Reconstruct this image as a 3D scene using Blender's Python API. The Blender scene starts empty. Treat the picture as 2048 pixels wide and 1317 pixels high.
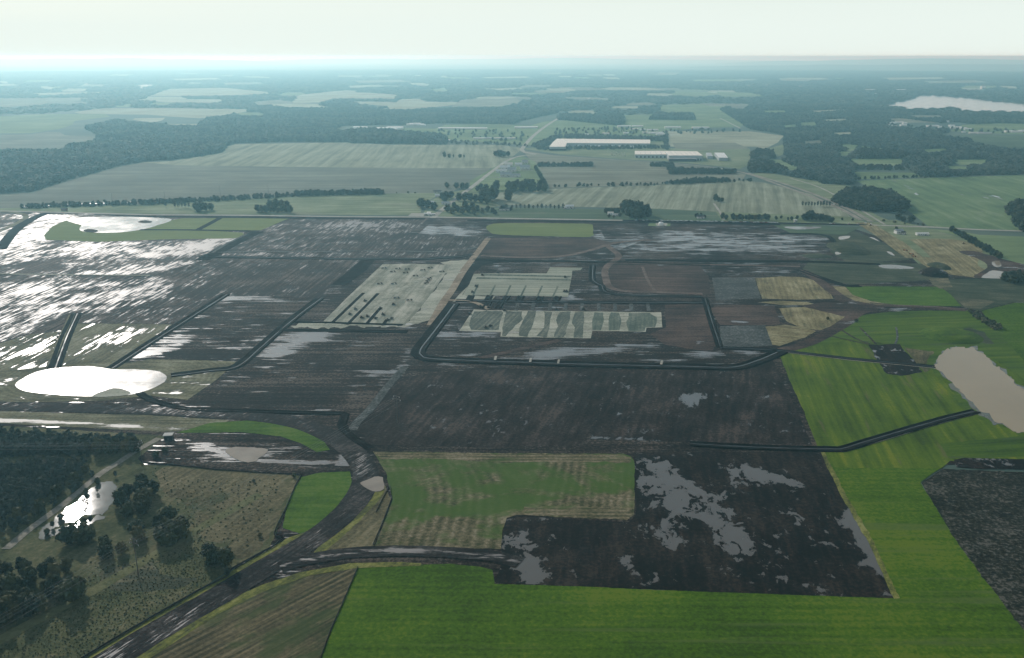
import bpy, bmesh, math, random
import numpy as np
from mathutils import Vector, Matrix, noise as mnoise
from mathutils.geometry import delaunay_2d_cdt

random.seed(7); rng = np.random.default_rng(7)
SC = bpy.context.scene
C = SC.collection
R = math.radians

# ------------------------------------------------------------------ camera
H = 260.0                    # flying height in metres
FPX = 1773.0                 # focal length in pixels of the 2048 px wide photograph
HORIZON = 113.0
PITCH = math.atan((658.5 - HORIZON) / FPX)
cam_d = bpy.data.cameras.new('camera'); cam = bpy.data.objects.new('camera', cam_d); C.objects.link(cam)
cam.location = (0, 0, H); cam.rotation_euler = (math.pi/2 - PITCH, 0, 0)
cam_d.sensor_width = 36; cam_d.lens = 36*FPX/2048; cam_d.clip_start = 1; cam_d.clip_end = 120000
SC.camera = cam

# ------------------------------------------------------------------ sky and sun
SUN_AZ, SUN_EL = R(-28.8), R(25.5)          # azimuth from the view direction (+Y), negative = left
w = bpy.data.worlds.new('World'); SC.world = w; w.use_nodes = True
nt = w.node_tree; nt.nodes.clear()
sky = nt.nodes.new('ShaderNodeTexSky'); sky.sky_type = 'NISHITA'; sky.sun_disc = False
sky.sun_elevation = SUN_EL; sky.sun_rotation = SUN_AZ
sky.altitude = 200; sky.air_density = 1.0; sky.dust_density = 0.6; sky.ozone_density = 2.0
bg = nt.nodes.new('ShaderNodeBackground'); bg.inputs[1].default_value = 0.070
wo = nt.nodes.new('ShaderNodeOutputWorld')
# a thin even veil of high cloud over the whole sky
veil = nt.nodes.new('ShaderNodeMix'); veil.data_type = 'RGBA'
stc = nt.nodes.new('ShaderNodeTexCoord'); smap = nt.nodes.new('ShaderNodeMapping'); smap.inputs['Scale'].default_value = (2.2, 2.2, 26)
sno = nt.nodes.new('ShaderNodeTexNoise'); sno.inputs['Scale'].default_value = 1.6; sno.inputs['Detail'].default_value = 5
srm = nt.nodes.new('ShaderNodeMapRange'); srm.inputs[3].default_value = .09; srm.inputs[4].default_value = .17      # optical depth overhead
nt.links.new(stc.outputs['Generated'], smap.inputs[0]); nt.links.new(smap.outputs[0], sno.inputs['Vector'])
nt.links.new(sno.outputs[0], srm.inputs[0])
def wm(op, a, b_):
    k = nt.nodes.new('ShaderNodeMath'); k.operation = op
    for i, v in ((0, a), (1, b_)):
        if hasattr(v, 'links'): nt.links.new(v, k.inputs[i])
        else: k.inputs[i].default_value = v
    return k.outputs[0]
ssep = nt.nodes.new('ShaderNodeSeparateXYZ'); nt.links.new(stc.outputs['Generated'], ssep.inputs[0])
slant = wm('DIVIDE', srm.outputs[0], wm('MAXIMUM', ssep.outputs[2], .03))        # the veil is seen edge-on towards the horizon
nt.links.new(wm('SUBTRACT', 1.0, wm('POWER', 2.718, wm('MULTIPLY', slant, -1.0))), veil.inputs[0])
veil.inputs[7].default_value = (10.9, 12.1, 11.4, 1)
nt.links.new(sky.outputs[0], veil.inputs[6]); nt.links.new(veil.outputs[2], bg.inputs[0]); nt.links.new(bg.outputs[0], wo.inputs[0])
sd = bpy.data.lights.new('sun', 'SUN'); sd.energy = 2.8; sd.angle = R(0.5); sd.color = (1, .975, .93)
sun = bpy.data.objects.new('sun', sd); C.objects.link(sun)
sv = Vector((math.sin(SUN_AZ)*math.cos(SUN_EL), math.cos(SUN_AZ)*math.cos(SUN_EL), math.sin(SUN_EL)))
sun.rotation_euler = sv.to_track_quat('Z', 'Y').to_euler(); sun.location = (0, 0, 600)
SC.view_settings.view_transform = 'Standard'; SC.view_settings.look = 'None'
SC.view_settings.exposure = 0.14; SC.view_settings.gamma = 1.0; SC.view_settings.use_curve_mapping = False
SC.cycles.use_denoising = True
SC.cycles.max_bounces = 5; SC.cycles.volume_bounces = 1; SC.cycles.transparent_max_bounces = 6
HAZE_DENS, HAZE_COL, HAZE_ANI = 1.05e-4, (.42, .85, 1.0), 0.50

# ------------------------------------------------------------------ pixel of the photograph -> ground
cp, sp_ = math.cos(PITCH), math.sin(PITCH)
def P(x, y, z=0.0):
    u = (x-1024)/FPX; v = (658.5-y)/FPX
    dx, dy, dz = u, cp + v*sp_, -sp_ + v*cp
    dz = min(dz, -0.0035)
    t = (z-H)/dz
    return Vector((dx*t, dy*t, z))
def PN(a, z=0.0):
    a = np.asarray(a, float)
    u = (a[:, 0]-1024)/FPX; v = (658.5-a[:, 1])/FPX
    dz = np.minimum(-sp_ + v*cp, -0.0035); t = (z-H)/dz
    return np.stack([u*t, (cp+v*sp_)*t, np.full(len(a), z)], 1)
def proj(p):
    x, y, z = p[0], p[1], p[2]-H
    d = y*cp - z*sp_; up = y*sp_ + z*cp
    return 1024 + FPX*x/d, 658.5 - FPX*up/d
def rowdir(a, b):
    p, q = P(*a), P(*b); return math.atan2(q.y-p.y, q.x-p.x)

# ------------------------------------------------------------------ materials
MATS = {}
class NB:
    """tiny node-graph helper"""
    def __init__(s, name):
        s.m = bpy.data.materials.new(name); s.m.use_nodes = True; s.t = s.m.node_tree
        s.t.nodes.clear(); s.out = s.t.nodes.new('ShaderNodeOutputMaterial')
        s.b = s.t.nodes.new('ShaderNodeBsdfPrincipled'); s.t.links.new(s.b.outputs[0], s.out.inputs[0])
    def n(s, k): return s.t.nodes.new(k)
    def l(s, a, b): s.t.links.new(a, b)
    def val(s, sock, v):
        if hasattr(v, 'links'): s.l(v, sock)
        else: sock.default_value = v
    def math(s, op, a, b=0.0, c=None, clamp=False):
        k = s.n('ShaderNodeMath'); k.operation = op; k.use_clamp = clamp
        s.val(k.inputs[0], a); s.val(k.inputs[1], b)
        if c is not None: s.val(k.inputs[2], c)
        return k.outputs[0]
    def noise(s, vec, scale, detail=3, rough=.6, dist=0.0):
        k = s.n('ShaderNodeTexNoise'); s.l(vec, k.inputs['Vector']); k.inputs['Scale'].default_value = scale
        k.inputs['Detail'].default_value = detail; k.inputs['Roughness'].default_value = rough
        k.inputs['Distortion'].default_value = dist
        return k.outputs[0]
    def mapping(s, vec, rz=0.0, sc=(1, 1, 1)):
        r = s.n('ShaderNodeVectorRotate'); r.rotation_type = 'Z_AXIS'; s.l(vec, r.inputs['Vector']); r.inputs['Angle'].default_value = -rz
        k = s.n('ShaderNodeVectorMath'); k.operation = 'MULTIPLY'; s.l(r.outputs[0], k.inputs[0]); k.inputs[1].default_value = sc
        return k.outputs[0]
    def ramp(s, fac, stops):
        k = s.n('ShaderNodeValToRGB'); e = k.color_ramp.elements
        while len(e) < len(stops): e.new(.5)
        for q, (p, c) in zip(e, stops): q.position = p; q.color = (*c, 1)
        s.l(fac, k.inputs[0]); return k.outputs[0]
    def smooth(s, v, a, b):
        k = s.n('ShaderNodeMapRange'); k.interpolation_type = 'SMOOTHSTEP'; s.val(k.inputs[0], v)
        k.inputs[1].default_value = a; k.inputs[2].default_value = b; return k.outputs[0]
    def mix(s, f, a, b):
        k = s.n('ShaderNodeMix'); k.data_type = 'RGBA'; s.val(k.inputs[0], f)
        for i, c in ((6, a), (7, b)):
            if hasattr(c, 'links'): s.l(c, k.inputs[i])
            else: k.inputs[i].default_value = (*c, 1)
        return k.outputs[2]
    def mixf(s, f, a, b):
        k = s.n('ShaderNodeMix'); k.data_type = 'FLOAT'; s.val(k.inputs[0], f); s.val(k.inputs[2], a); s.val(k.inputs[3], b)
        return k.outputs[0]

def field_mat(name, cols, rz=0.0, row=None, streak=(60, 4), patch=90, mixw=(.55, .45, .45), wet=False,
              wetcol=(.10, .095, .085), wetrough=.22, wetk=2.1, wetsoft=.05, wetspec=.5, wetstreak=None, rough=.95, edge=None, bump=.5,
              spec=.06, bands=None, tint=None, contrast=1.0):
    """ground cover: colour from patch + streak + fine noise, optional drilled rows, optional standing water (vertex 'wet')"""
    b = NB(name)
    tc = b.n('ShaderNodeNewGeometry'); pos = tc.outputs['Position']
    n1 = b.noise(pos, 1/patch, 4, .6)
    st = b.mapping(pos, rz, (1/streak[0], 1/streak[1], 1))
    n2 = b.noise(st, 1.0, 4, .65)
    n3 = b.noise(pos, .45, 3, .7)
    f = b.math('MULTIPLY', b.math('SUBTRACT', n1, .5), mixw[0]*4*contrast)
    f = b.math('ADD', f, b.math('MULTIPLY', b.math('SUBTRACT', n2, .5), mixw[1]*4*contrast))
    f = b.math('ADD', f, b.math('MULTIPLY', b.math('SUBTRACT', n3, .5), mixw[2]*4*contrast))
    def rows(coord, spacing, amp, dist, soft=1.0):
        ph = b.math('MULTIPLY', coord, 2*math.pi/spacing)
        ph = b.math('ADD', ph, b.math('MULTIPLY', b.noise(pos, 1/45, 2), dist))
        s = b.math('SINE', ph)
        gate = b.smooth(b.noise(pos, 1/70, 3), .33, .62)
        return b.math('MULTIPLY', b.math('MULTIPLY', s, amp), b.math('MULTIPLY_ADD', gate, .8, .2))
    if row:
        rr = row if isinstance(row, list) else [row]
        for q in rr:
            m = b.mapping(pos, q[3] if len(q) > 3 else rz); sx = b.n('ShaderNodeSeparateXYZ'); b.l(m, sx.inputs[0])
            f = b.math('ADD', f, rows(sx.outputs[1], q[0], q[1], q[2]))
    if edge:
        a = b.n('ShaderNodeAttribute'); a.attribute_name = 'edge'
        f = b.math('ADD', f, rows(a.outputs['Fac'], edge[0], edge[1], edge[2]))
    f = b.math('ADD', f, .5, clamp=True)
    col = b.ramp(f, [(i/(len(cols)-1), c) for i, c in enumerate(cols)])
    if bands:          # broad stripes of another cover along the rows
        m = b.mapping(pos, rz); sx = b.n('ShaderNodeSeparateXYZ'); b.l(m, sx.inputs[0])
        s = b.math('SINE', b.math('ADD', b.math('MULTIPLY', sx.outputs[1], 2*math.pi/bands[0]), b.math('MULTIPLY', n1, bands[3])))
        s = b.math('ADD', s, b.math('MULTIPLY', b.math('SUBTRACT', n2, .5), 1.6))
        col = b.mix(b.math('MULTIPLY', b.smooth(s, -.25, .35), bands[2]), col, bands[1])
    if tint:           # irregular patches of a second plant cover: colour, size, threshold
        tn = b.noise(b.mapping(pos, rz, (1/tint[1][0], 1/tint[1][1], 1)), 1.0, 5, .62, .3)
        col = b.mix(b.math('MULTIPLY', b.smooth(tn, tint[2]-.05, tint[2]+.07), tint[3] if len(tint) > 3 else .9), col, tint[0])
    rg = rough
    hgt = b.math('ADD', b.math('MULTIPLY', n3, .6), b.math('MULTIPLY', n2, .5))
    bstr = bump
    if wet:
        a = b.n('ShaderNodeAttribute'); a.attribute_name = 'wet'
        ws = wetstreak or (streak[0]*.8, streak[1]*2.2)
        nw = b.noise(b.mapping(pos, rz, (1/ws[0], 1/ws[1], 1)), 1.0, 6, .66, .4)
        nw2 = b.noise(pos, 1/28, 5, .6)
        nn = b.math('ADD', b.math('MULTIPLY', nw, .65), b.math('MULTIPLY', nw2, .35))
        t = b.math('ADD', a.outputs['Fac'], b.math('MULTIPLY', b.math('SUBTRACT', nn, .5), wetk*1.6))
        msk = b.smooth(t, .38-wetsoft, .38+wetsoft)
        damp = b.smooth(t, .02, .36)
        col = b.mix(b.math('MULTIPLY', damp, .35), col, tuple(c*.5 for c in cols[0]))
        col = b.mix(msk, col, wetcol)
        rg = b.mixf(msk, b.mixf(damp, rough, max(.6, rough-.15)), wetrough)
        bstr = b.mixf(msk, bump, .02)
        sp = b.mixf(msk, spec, wetspec)
        b.l(sp, b.b.inputs['Specular IOR Level'])
    else:
        b.b.inputs['Specular IOR Level'].default_value = spec
    b.l(col, b.b.inputs['Base Color']); b.val(b.b.inputs['Roughness'], rg)
    bp = b.n('ShaderNodeBump'); bp.inputs['Distance'].default_value = .8; b.val(bp.inputs['Strength'], bstr)
    b.l(hgt, bp.inputs['Height']); b.l(bp.outputs[0], b.b.inputs['Normal'])
    MATS[name] = b.m; return b.m

def plain_mat(name, col, rough=.8, var=.25, scale=.6, metal=0.0, spec=.4):
    b = NB(name); g = b.n('ShaderNodeTexCoord')
    n = b.noise(g.outputs['Object'], scale, 4)
    c0 = tuple(max(0, c*(1-var)) for c in col); c1 = tuple(min(1, c*(1+var)) for c in col)
    b.l(b.ramp(n, [(.25, c0), (.75, c1)]), b.b.inputs['Base Color'])
    b.b.inputs['Roughness'].default_value = rough; b.b.inputs['Metallic'].default_value = metal
    b.b.inputs['Specular IOR Level'].default_value = spec
    MATS[name] = b.m; return b.m

def water_mat(name, col, rough=.1, var=.15, bump=.06, patch=60, col2=None):
    b = NB(name); g = b.n('ShaderNodeNewGeometry'); pos = g.outputs['Position']
    n = b.noise(pos, 1/patch, 4, .6, .6)
    c0 = tuple(c*(1-var) for c in col); c1 = col2 or tuple(min(1, c*(1+var)) for c in col)
    b.l(b.ramp(n, [(.3, c0), (.7, c1)]), b.b.inputs['Base Color'])
    rn = b.noise(pos, 1/35, 3)
    b.l(b.mixf(b.smooth(rn, .3, .7), rough*.75, rough*1.35), b.b.inputs['Roughness']); b.b.inputs['IOR'].default_value = 1.33
    bp = b.n('ShaderNodeBump'); bp.inputs['Strength'].default_value = bump; bp.inputs['Distance'].default_value = .3
    b.l(b.noise(pos, .8, 3), bp.inputs['Height']); b.l(bp.outputs[0], b.b.inputs['Normal'])
    MATS[name] = b.m; return b.m

def leaf_mat(name, dark, mid, light, patch=0):
    b = NB(name); oi = b.n('ShaderNodeObjectInfo'); g = b.n('ShaderNodeTexCoord')
    n = b.noise(g.outputs['Object'], .55, 3)
    f = b.math('ADD', b.math('MULTIPLY', n, .7), b.math('MULTIPLY', oi.outputs['Random'], .55))
    if patch:      # stands of different trees across a wood
        gp = b.n('ShaderNodeNewGeometry'); f = b.math('ADD', f, b.math('MULTIPLY', b.math('SUBTRACT', b.noise(gp.outputs['Position'], 1/patch, 4, .6), .5), 1.3))
    b.l(b.ramp(f, [(.25, dark), (.6, mid), (.95, light)]), b.b.inputs['Base Color'])
    b.b.inputs['Roughness'].default_value = .75; b.b.inputs['Specular IOR Level'].default_value = .15
    MATS[name] = b.m; return b.m

# ------------------------------------------------------------------ mesh helpers
def link_mesh(name, verts, faces, mat, parent=None, mi=None, smooth=False):
    me = bpy.data.meshes.new(name); me.from_pydata([tuple(v) for v in verts], [], faces)
    for m in (mat if isinstance(mat, (list, tuple)) else [mat]): me.materials.append(m)
    if mi is not None: me.polygons.foreach_set('material_index', np.asarray(mi, np.int32))
    if smooth: me.polygons.foreach_set('use_smooth', np.ones(len(me.polygons), bool))
    o = bpy.data.objects.new(name, me); C.objects.link(o)
    if parent: o.parent = parent
    return o
def tag(o, label=None, cat=None, group=None, kind=None):
    for k, v in (('label', label), ('category', cat), ('group', group), ('kind', kind)):
        if v: o[k] = v
    return o
def empty(name, loc, rz=0, label=None, cat=None, group=None):
    o = bpy.data.objects.new(name, None); C.objects.link(o); o.location = loc; o.rotation_euler = (0, 0, rz)
    o.empty_display_size = 1; return tag(o, label, cat, group)

def smooth_line(pts, closed=False, step=10.0):
    """Catmull-Rom through the points, resampled about every step pixels"""
    p = [np.array(q[:2], float) for q in pts]; n = len(p); out = []
    rngi = range(n) if closed else range(n-1)
    for i in rngi:
        a, b_, c, d = (p[(i-1) % n], p[i], p[(i+1) % n], p[(i+2) % n]) if closed else (p[max(i-1, 0)], p[i], p[i+1], p[min(i+2, n-1)])
        k = max(2, int(np.linalg.norm(c-b_)/step))
        for j in range(k):
            t = j/k
            out.append(.5*((2*b_)+(-a+c)*t+(2*a-5*b_+4*c-d)*t*t+(-a+3*b_-3*c+d)*t**3))
    if not closed: out.append(p[-1])
    return out
def straight_line(pts, closed=True, step=14.0):
    out = []; n = len(pts)
    for i in range(n if closed else n-1):
        a, b_ = np.array(pts[i], float), np.array(pts[(i+1) % n], float)
        k = max(1, int(np.linalg.norm(b_-a)/step))
        for j in range(k): out.append(a+(b_-a)*j/k)
    if not closed: out.append(np.array(pts[-1], float))
    return out
def inside(poly, pts):
    poly = np.asarray(poly, float); x, y = pts[:, 0], pts[:, 1]; r = np.zeros(len(pts), bool); n = len(poly)
    j = n-1
    for i in range(n):
        xi, yi = poly[i]; xj, yj = poly[j]
        if yi != yj:
            c = ((yi > y) != (yj > y)) & (x < (xj-xi)*(y-yi)/(yj-yi)+xi); r ^= c
        j = i
    return r
def wet_at(px, blobs, base=0.0):
    w_ = np.full(len(px), base)
    for (cx, cy, rx, ry, ang, amt) in blobs:
        ca, sa = math.cos(R(ang)), math.sin(R(ang)); dx, dy = px[:, 0]-cx, px[:, 1]-cy
        u = (dx*ca+dy*sa)/rx; v = (-dx*sa+dy*ca)/ry
        w_ += amt*1.25*np.exp(-(u*u+v*v)**1.5)
    return w_
LAYER = .06
CNT = {}
def lz(layer):
    CNT[layer] = CNT.get(layer, 0)+1
    return layer*LAYER + (CNT[layer] % 40)*.0013
def field(name, poly, mat, layer=3, label=None, curve=False, grid=0, wet=None, wetbase=0.0, jit=1.0, edge_to=None, kind='structure'):
    """one ground sheet: outline given where it lies in the photograph, dropped onto the ground plane"""
    line = smooth_line(poly, True, 6) if curve else straight_line(poly, True, 7)
    line = np.array(line)
    if jit:
        s0 = rng.random()*100
        for i in range(len(line)):
            k = jit*min(1.0, max(.15, (line[i][1]-140)/500))
            line[i] += (k*mnoise.noise(Vector((line[i][0]*.07, line[i][1]*.11, s0))), k*.6*mnoise.noise(Vector((line[i][0]*.07, line[i][1]*.11, s0+50))))
            line[i] += (.7*k*mnoise.noise(Vector((line[i][0]*.31, line[i][1]*.43, s0+9))), .5*k*mnoise.noise(Vector((line[i][0]*.31, line[i][1]*.43, s0+70))))
    n = len(line); extra = np.zeros((0, 2))
    if grid:
        x0, y0 = line.min(0); x1, y1 = line.max(0)
        gx, gy = np.meshgrid(np.arange(x0, x1, grid), np.arange(y0, y1, grid*.7))
        g = np.stack([gx.ravel(), gy.ravel()], 1); g += rng.uniform(-.2, .2, g.shape)*grid
        extra = g[inside(line, g)]
    allp = [Vector((float(a), float(b_))) for a, b_ in np.vstack([line, extra])]
    vs, es, fs, *_ = delaunay_2d_cdt(allp, [], [list(range(n))], 1, 1e-5)
    px = np.array([(v.x, v.y) for v in vs])
    co = PN(px, lz(layer))
    o = link_mesh(name, co, [list(reversed(f)) if False else f for f in fs], mat)
    me = o.data
    # make faces look upward
    nz = np.zeros(len(me.polygons)*3); me.polygons.foreach_get('normal', nz)
    if nz[2::3].mean() < 0: me.flip_normals()
    if wet is not None or wetbase:
        at = me.attributes.new('wet', 'FLOAT', 'POINT'); at.data.foreach_set('value', wet_at(px, wet or [], wetbase).astype(np.float32))
    if edge_to is not None:
        def dist(line_px):
            L = PN(np.array(smooth_line(line_px, False, 4)))[:, :2]
            return np.array([np.sqrt(((L-c[:2])**2).sum(1)).min() for c in co])
        if isinstance(edge_to, dict):          # several guiding edges blended into one family of rounded rows
            d = -16*np.log(sum(np.exp(-dist(l)*k_/16) for k_, l in edge_to['edges']))
        else: d = dist(list(edge_to)+[edge_to[0]])
        at = me.attributes.new('edge', 'FLOAT', 'POINT'); at.data.foreach_set('value', d.astype(np.float32))
    return tag(o, label, None, None, kind)

def centreline(pts, curve=True, step=9.0):
    l = smooth_line(pts, False, step) if curve else straight_line(pts, False, step)
    g = PN(np.array(l))[:, :2]
    d = np.gradient(g, axis=0); d /= np.linalg.norm(d, axis=1)[:, None]+1e-9
    return g, np.stack([-d[:, 1], d[:, 0]], 1)
def ribbon(name, pts, prof, mats, mi=None, label=None, curve=True, z=0.0, jit=.25, kind='structure', step=9.0, wet=None):
    """strip of ground along a line; prof = [(offset in m, height in m), ...]"""
    g, nrm = centreline(pts, curve, step); k = len(prof); V = []; F = []; MI = []; s0 = rng.random()*90
    for i in range(len(g)):
        for j, (o_, h_) in enumerate(prof):
            e = jit*mnoise.noise(Vector((i*.35, j*7.1, s0)))*(1+abs(o_)*.08)
            q = g[i]+nrm[i]*(o_+e); V.append((q[0], q[1], z+h_+.12*jit*mnoise.noise(Vector((i*.5, j*3.3, s0+9)))*(1 if h_ > .25 else 0)))
    for i in range(len(g)-1):
        for j in range(k-1):
            F.append((i*k+j, (i+1)*k+j, (i+1)*k+j+1, i*k+j+1)); MI.append(mi[j] if mi else 0)
    o = link_mesh(name, V, F, mats, None, MI)
    nz = np.zeros(len(F)*3); o.data.polygons.foreach_get('normal', nz)
    if nz[2::3].mean() < 0: o.data.flip_normals()
    if wet is not None:
        at = o.data.attributes.new('wet', 'FLOAT', 'POINT')
        at.data.foreach_set('value', np.array([wet(i/len(g), prof[j][0]) for i in range(len(g)) for j in range(k)], np.float32))
    return tag(o, label, None, None, kind)
def road(name, pts, width, mat, label, layer=9, curve=True, wet=None):
    h_ = width/2
    return ribbon(name, pts, [(-h_, 0), (-h_*.45, .06), (0, .1), (h_*.45, .06), (h_, 0)], mat, None, label, curve, lz(layer), wet=wet)
def ditch(pts, width, label, bank=1.0, water=True, curve=True, z=.42, mats=None, side=0):
    w2 = width/2; m = mats or [MATS['ditch_mud'], MATS['ditch_water']]
    bank *= .55; c0, c1 = w2*.12, w2*.34
    prof = [(-w2-1.2, 0), (-w2, bank), (c0, .03), (c1, .03), (w2, bank), (w2+1.2, 0)]
    return ribbon('drainage_ditch', pts, prof, m, [0, 0, 1 if water else 0, 0, 0], label, curve, z, .3)

# ------------------------------------------------------------------ ground materials
D_MAIN = rowdir((222, 737), (454, 589))      # the ditches that run away to the upper right
D_X = rowdir((400, 733), (1380, 735))
MUD = [(.0035, .0025, .0020), (.0125, .0090, .0070), (.031, .0225, .0175), (.098, .076, .060)]
MUD2 = [(.0035, .0025, .0020), (.014, .0090, .0068), (.026, .019, .016), (.068, .050, .040)]
field_mat('far_ground', [(.050, .082, .072), (.068, .104, .086), (.095, .13, .10), (.13, .155, .12)], patch=420, streak=(900, 120), mixw=(.5, .3, .1))  # raised and cooled so the colour carries some of the haze
field_mat('mud_wet_diag', MUD, D_MAIN, streak=(90, 5), patch=70, wet=True, wetrough=.5, row=(9, .10, 2), wetcol=(.17, .165, .15), spec=.12, rough=.88, wetstreak=(26, 3.2), wetsoft=.2, wetk=3.2, wetspec=.24)
field_mat('mud_diag', MUD, D_MAIN, streak=(120, 4), patch=60, wet=True, wetrough=.5, row=(7, .12, 2), wetcol=(.13, .125, .115), spec=.08, rough=.92, wetstreak=(30, 3.2), wetsoft=.2, wetk=3.0, wetspec=.24)
field_mat('mud_across', MUD, D_X, streak=(150, 6), patch=80, wet=True, wetrough=.25, row=(10, .08, 2), wetcol=(.12, .115, .105), wetstreak=(48, 4.5), wetk=3.0, wetsoft=.09, mixw=(.6, .5, .65))
field_mat('mud_brown', MUD2, rowdir((900, 860), (1000, 745)), streak=(35, 5), patch=45, wet=True, wetrough=.2, wetcol=(.085, .082, .075), wetstreak=(9, 5), wetk=3.4, row=(6, .07, 5), contrast=1.0)
field_mat('mud_wedge', [(.002, .0018, .0016), (.006, .0045, .0038), (.016, .011, .009), (.036, .025, .018)], rowdir((1290, 900), (1300, 1150)), streak=(30, 5), patch=50, wet=True, wetrough=.24, wetcol=(.088, .078, .064), wetstreak=(10, 7), wetk=3.3, wetsoft=.035)
field_mat('mud_red', [(.022, .016, .014), (.045, .030, .025), (.075, .048, .038), (.12, .08, .062)], D_X, streak=(80, 6), patch=70, wet=True, wetrough=.25, wetcol=(.13, .12, .11))
field_mat('haul_mud', [(.005, .0045, .004), (.012, .0105, .010), (.024, .020, .018), (.065, .056, .050)], rowdir((300, 1280), (560, 1110)), streak=(45, 1.6), patch=25, wet=True, wetrough=.6, wetcol=(.08, .074, .068), wetstreak=(12, 1.3), wetk=2.6, wetsoft=.1, spec=.08)
field_mat('haul_mud_x', [(.005, .0045, .004), (.012, .0105, .010), (.024, .020, .018), (.065, .056, .050)], D_X, streak=(45, 1.6), patch=25, wet=True, wetrough=.6, wetcol=(.11, .10, .092), wetstreak=(14, 2.5), wetk=2.4, wetsoft=.12, spec=.08)
field_mat('ditch_mud', [(.003, .003, .003), (.006, .006, .006), (.011, .010, .009), (.024, .021, .018)], 0, streak=(12, 3), patch=20, spec=.02)
water_mat('ditch_water', (.05, .05, .045), .12)
field_mat('wheat', [(.030, .066, .001), (.046, .098, .0015), (.063, .126, .003), (.105, .152, .010)], D_X, streak=(120, 4), patch=140, mixw=(.8, .27, .55), row=[(5.5, .10, .6), (16, .05, 1), (13, .05, 1.5, rowdir((700, 1300), (780, 1140)))], tint=((.085, .12, .03), (160, 6), .60, .6), bump=.4)
field_mat('wheat_left', [(.030, .066, .001), (.046, .098, .0015), (.063, .126, .003), (.105, .152, .010)], rowdir((640, 1317), (715, 1133)), streak=(110, 5), patch=120, mixw=(.32, .42, .14), row=[(5.5, .07, .6), (18, .06, 1)], tint=((.14, .18, .06), (120, 6), .66, .5), bump=.4)
field_mat('wheat_right', [(.034, .060, .004), (.058, .100, .005), (.085, .136, .007), (.15, .18, .014)], rowdir((1640, 870), (1590, 740)), streak=(130, 6), patch=70, mixw=(.4, .5, .2), row=(8, .09, 2), tint=((.13, .115, .05), (60, 8), .63, .6))
field_mat('grass_right', [(.028, .058, .005), (.049, .094, .007), (.068, .120, .009), (.11, .150, .02)], D_X+.12, streak=(110, 7), patch=80, mixw=(.35, .5, .2), row=(9, .07, 2), tint=((.06, .08, .035), (70, 9), .62, .6))
field_mat('grass_bright', [(.034, .076, .005), (.050, .108, .007), (.064, .130, .009), (.095, .150, .022)], D_X, streak=(40, 4), patch=45, mixw=(.6, .5, .4), row=(6, .08, 1))
field_mat('grass_pale', [(.10, .135, .04), (.13, .17, .048), (.15, .19, .055), (.2, .22, .09)], D_X, streak=(100, 6), patch=70, mixw=(.3, .4, .2))
field_mat('verge', [(.06, .065, .025), (.11, .12, .03), (.17, .175, .04), (.24, .23, .08)], rowdir((300, 1280), (560, 1110)), streak=(30, 2.5), patch=22)
field_mat('straw_olive', [(.075, .075, .045), (.125, .12, .07), (.17, .165, .095), (.26, .25, .17)], D_X, streak=(60, 3.5), patch=40, wet=True, wetrough=.6, wetcol=(.26, .25, .21), row=(4.5, .10, 1.5), wetstreak=(40, 3))
field_mat('straw_diag', [(.075, .075, .045), (.125, .12, .07), (.17, .165, .095), (.26, .25, .17)], D_MAIN, streak=(60, 3.5), patch=40, wet=True, wetrough=.35, wetcol=(.26, .25, .21), row=(4.5, .10, 1.5), wetstreak=(40, 4))
field_mat('straw_ring', [(.07, .07, .04), (.12, .115, .065), (.165, .16, .09), (.25, .24, .16)], D_X, streak=(40, 5), patch=35, edge=(5, .16, 1.2), wet=True, wetrough=.35, wetcol=(.26, .25, .21))
field_mat('straw_tan', [(.10, .085, .045), (.17, .145, .07), (.23, .20, .10), (.32, .29, .17)], rowdir((1540, 595), (1530, 560)), streak=(50, 4), patch=35, row=(6, .16, 3), tint=((.08, .085, .04), (40, 6), .6, .6))
field_mat('straw_tan_x', [(.10, .085, .045), (.17, .145, .07), (.23, .20, .10), (.32, .29, .17)], D_X-.35, streak=(40, 4), patch=35, row=(6, .18, 4), tint=((.08, .085, .04), (40, 6), .6, .6))
field_mat('stubble', [(.045, .050, .018), (.095, .085, .042), (.16, .135, .075), (.25, .215, .14)], D_X, streak=(10, 2.5), patch=30, edge=(5.0, .27, 3.6), mixw=(.4, .2, .5), tint=((.055, .105, .014), (62, 50), .505, .9), bump=.9)
field_mat('stubble_head', [(.045, .050, .018), (.095, .085, .042), (.16, .135, .075), (.25, .215, .14)], D_X, streak=(25, 1.6), patch=30, row=(4.2, .28, 2.0), mixw=(.4, .4, .4), tint=((.050, .092, .014), (50, 20), .60, .85))
field_mat('stubble_brown', [(.030, .030, .014), (.065, .058, .030), (.12, .10, .052), (.20, .165, .09)], rowdir((330, 1317), (640, 1160)), streak=(38, 1.8), patch=50, row=(3.6, .22, 1.2), mixw=(.35, .5, .3), tint=((.045, .070, .020), (40, 20), .56, .7), bump=.9)
field_mat('brush', [(.036, .044, .018), (.068, .078, .032), (.105, .105, .050), (.16, .145, .078)], rowdir((100, 1250), (330, 1100)), streak=(14, 5), patch=34, mixw=(.55, .3, .42), bump=1.0)
field_mat('brown_field', [(.052, .046, .022), (.098, .086, .044), (.148, .130, .068), (.21, .18, .105)], rowdir((400, 1060), (560, 960)), streak=(26, 3), patch=45, mixw=(.4, .4, .4), row=(5, .07, 4), tint=((.045, .06, .022), (45, 30), .60, .8), bump=1.0)
field_mat('grass_track', [(.075, .085, .035), (.11, .115, .05), (.14, .14, .065), (.17, .165, .08)], 0, streak=(30, 5), patch=30)
field_mat('gravel', [(.17, .155, .12), (.23, .21, .165), (.28, .255, .205), (.33, .30, .25)], 0, streak=(30, 4), patch=25)
field_mat('dirt_tan', [(.16, .125, .085), (.22, .175, .12), (.28, .225, .16), (.34, .29, .21)], 0, streak=(30, 3), patch=20)
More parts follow.
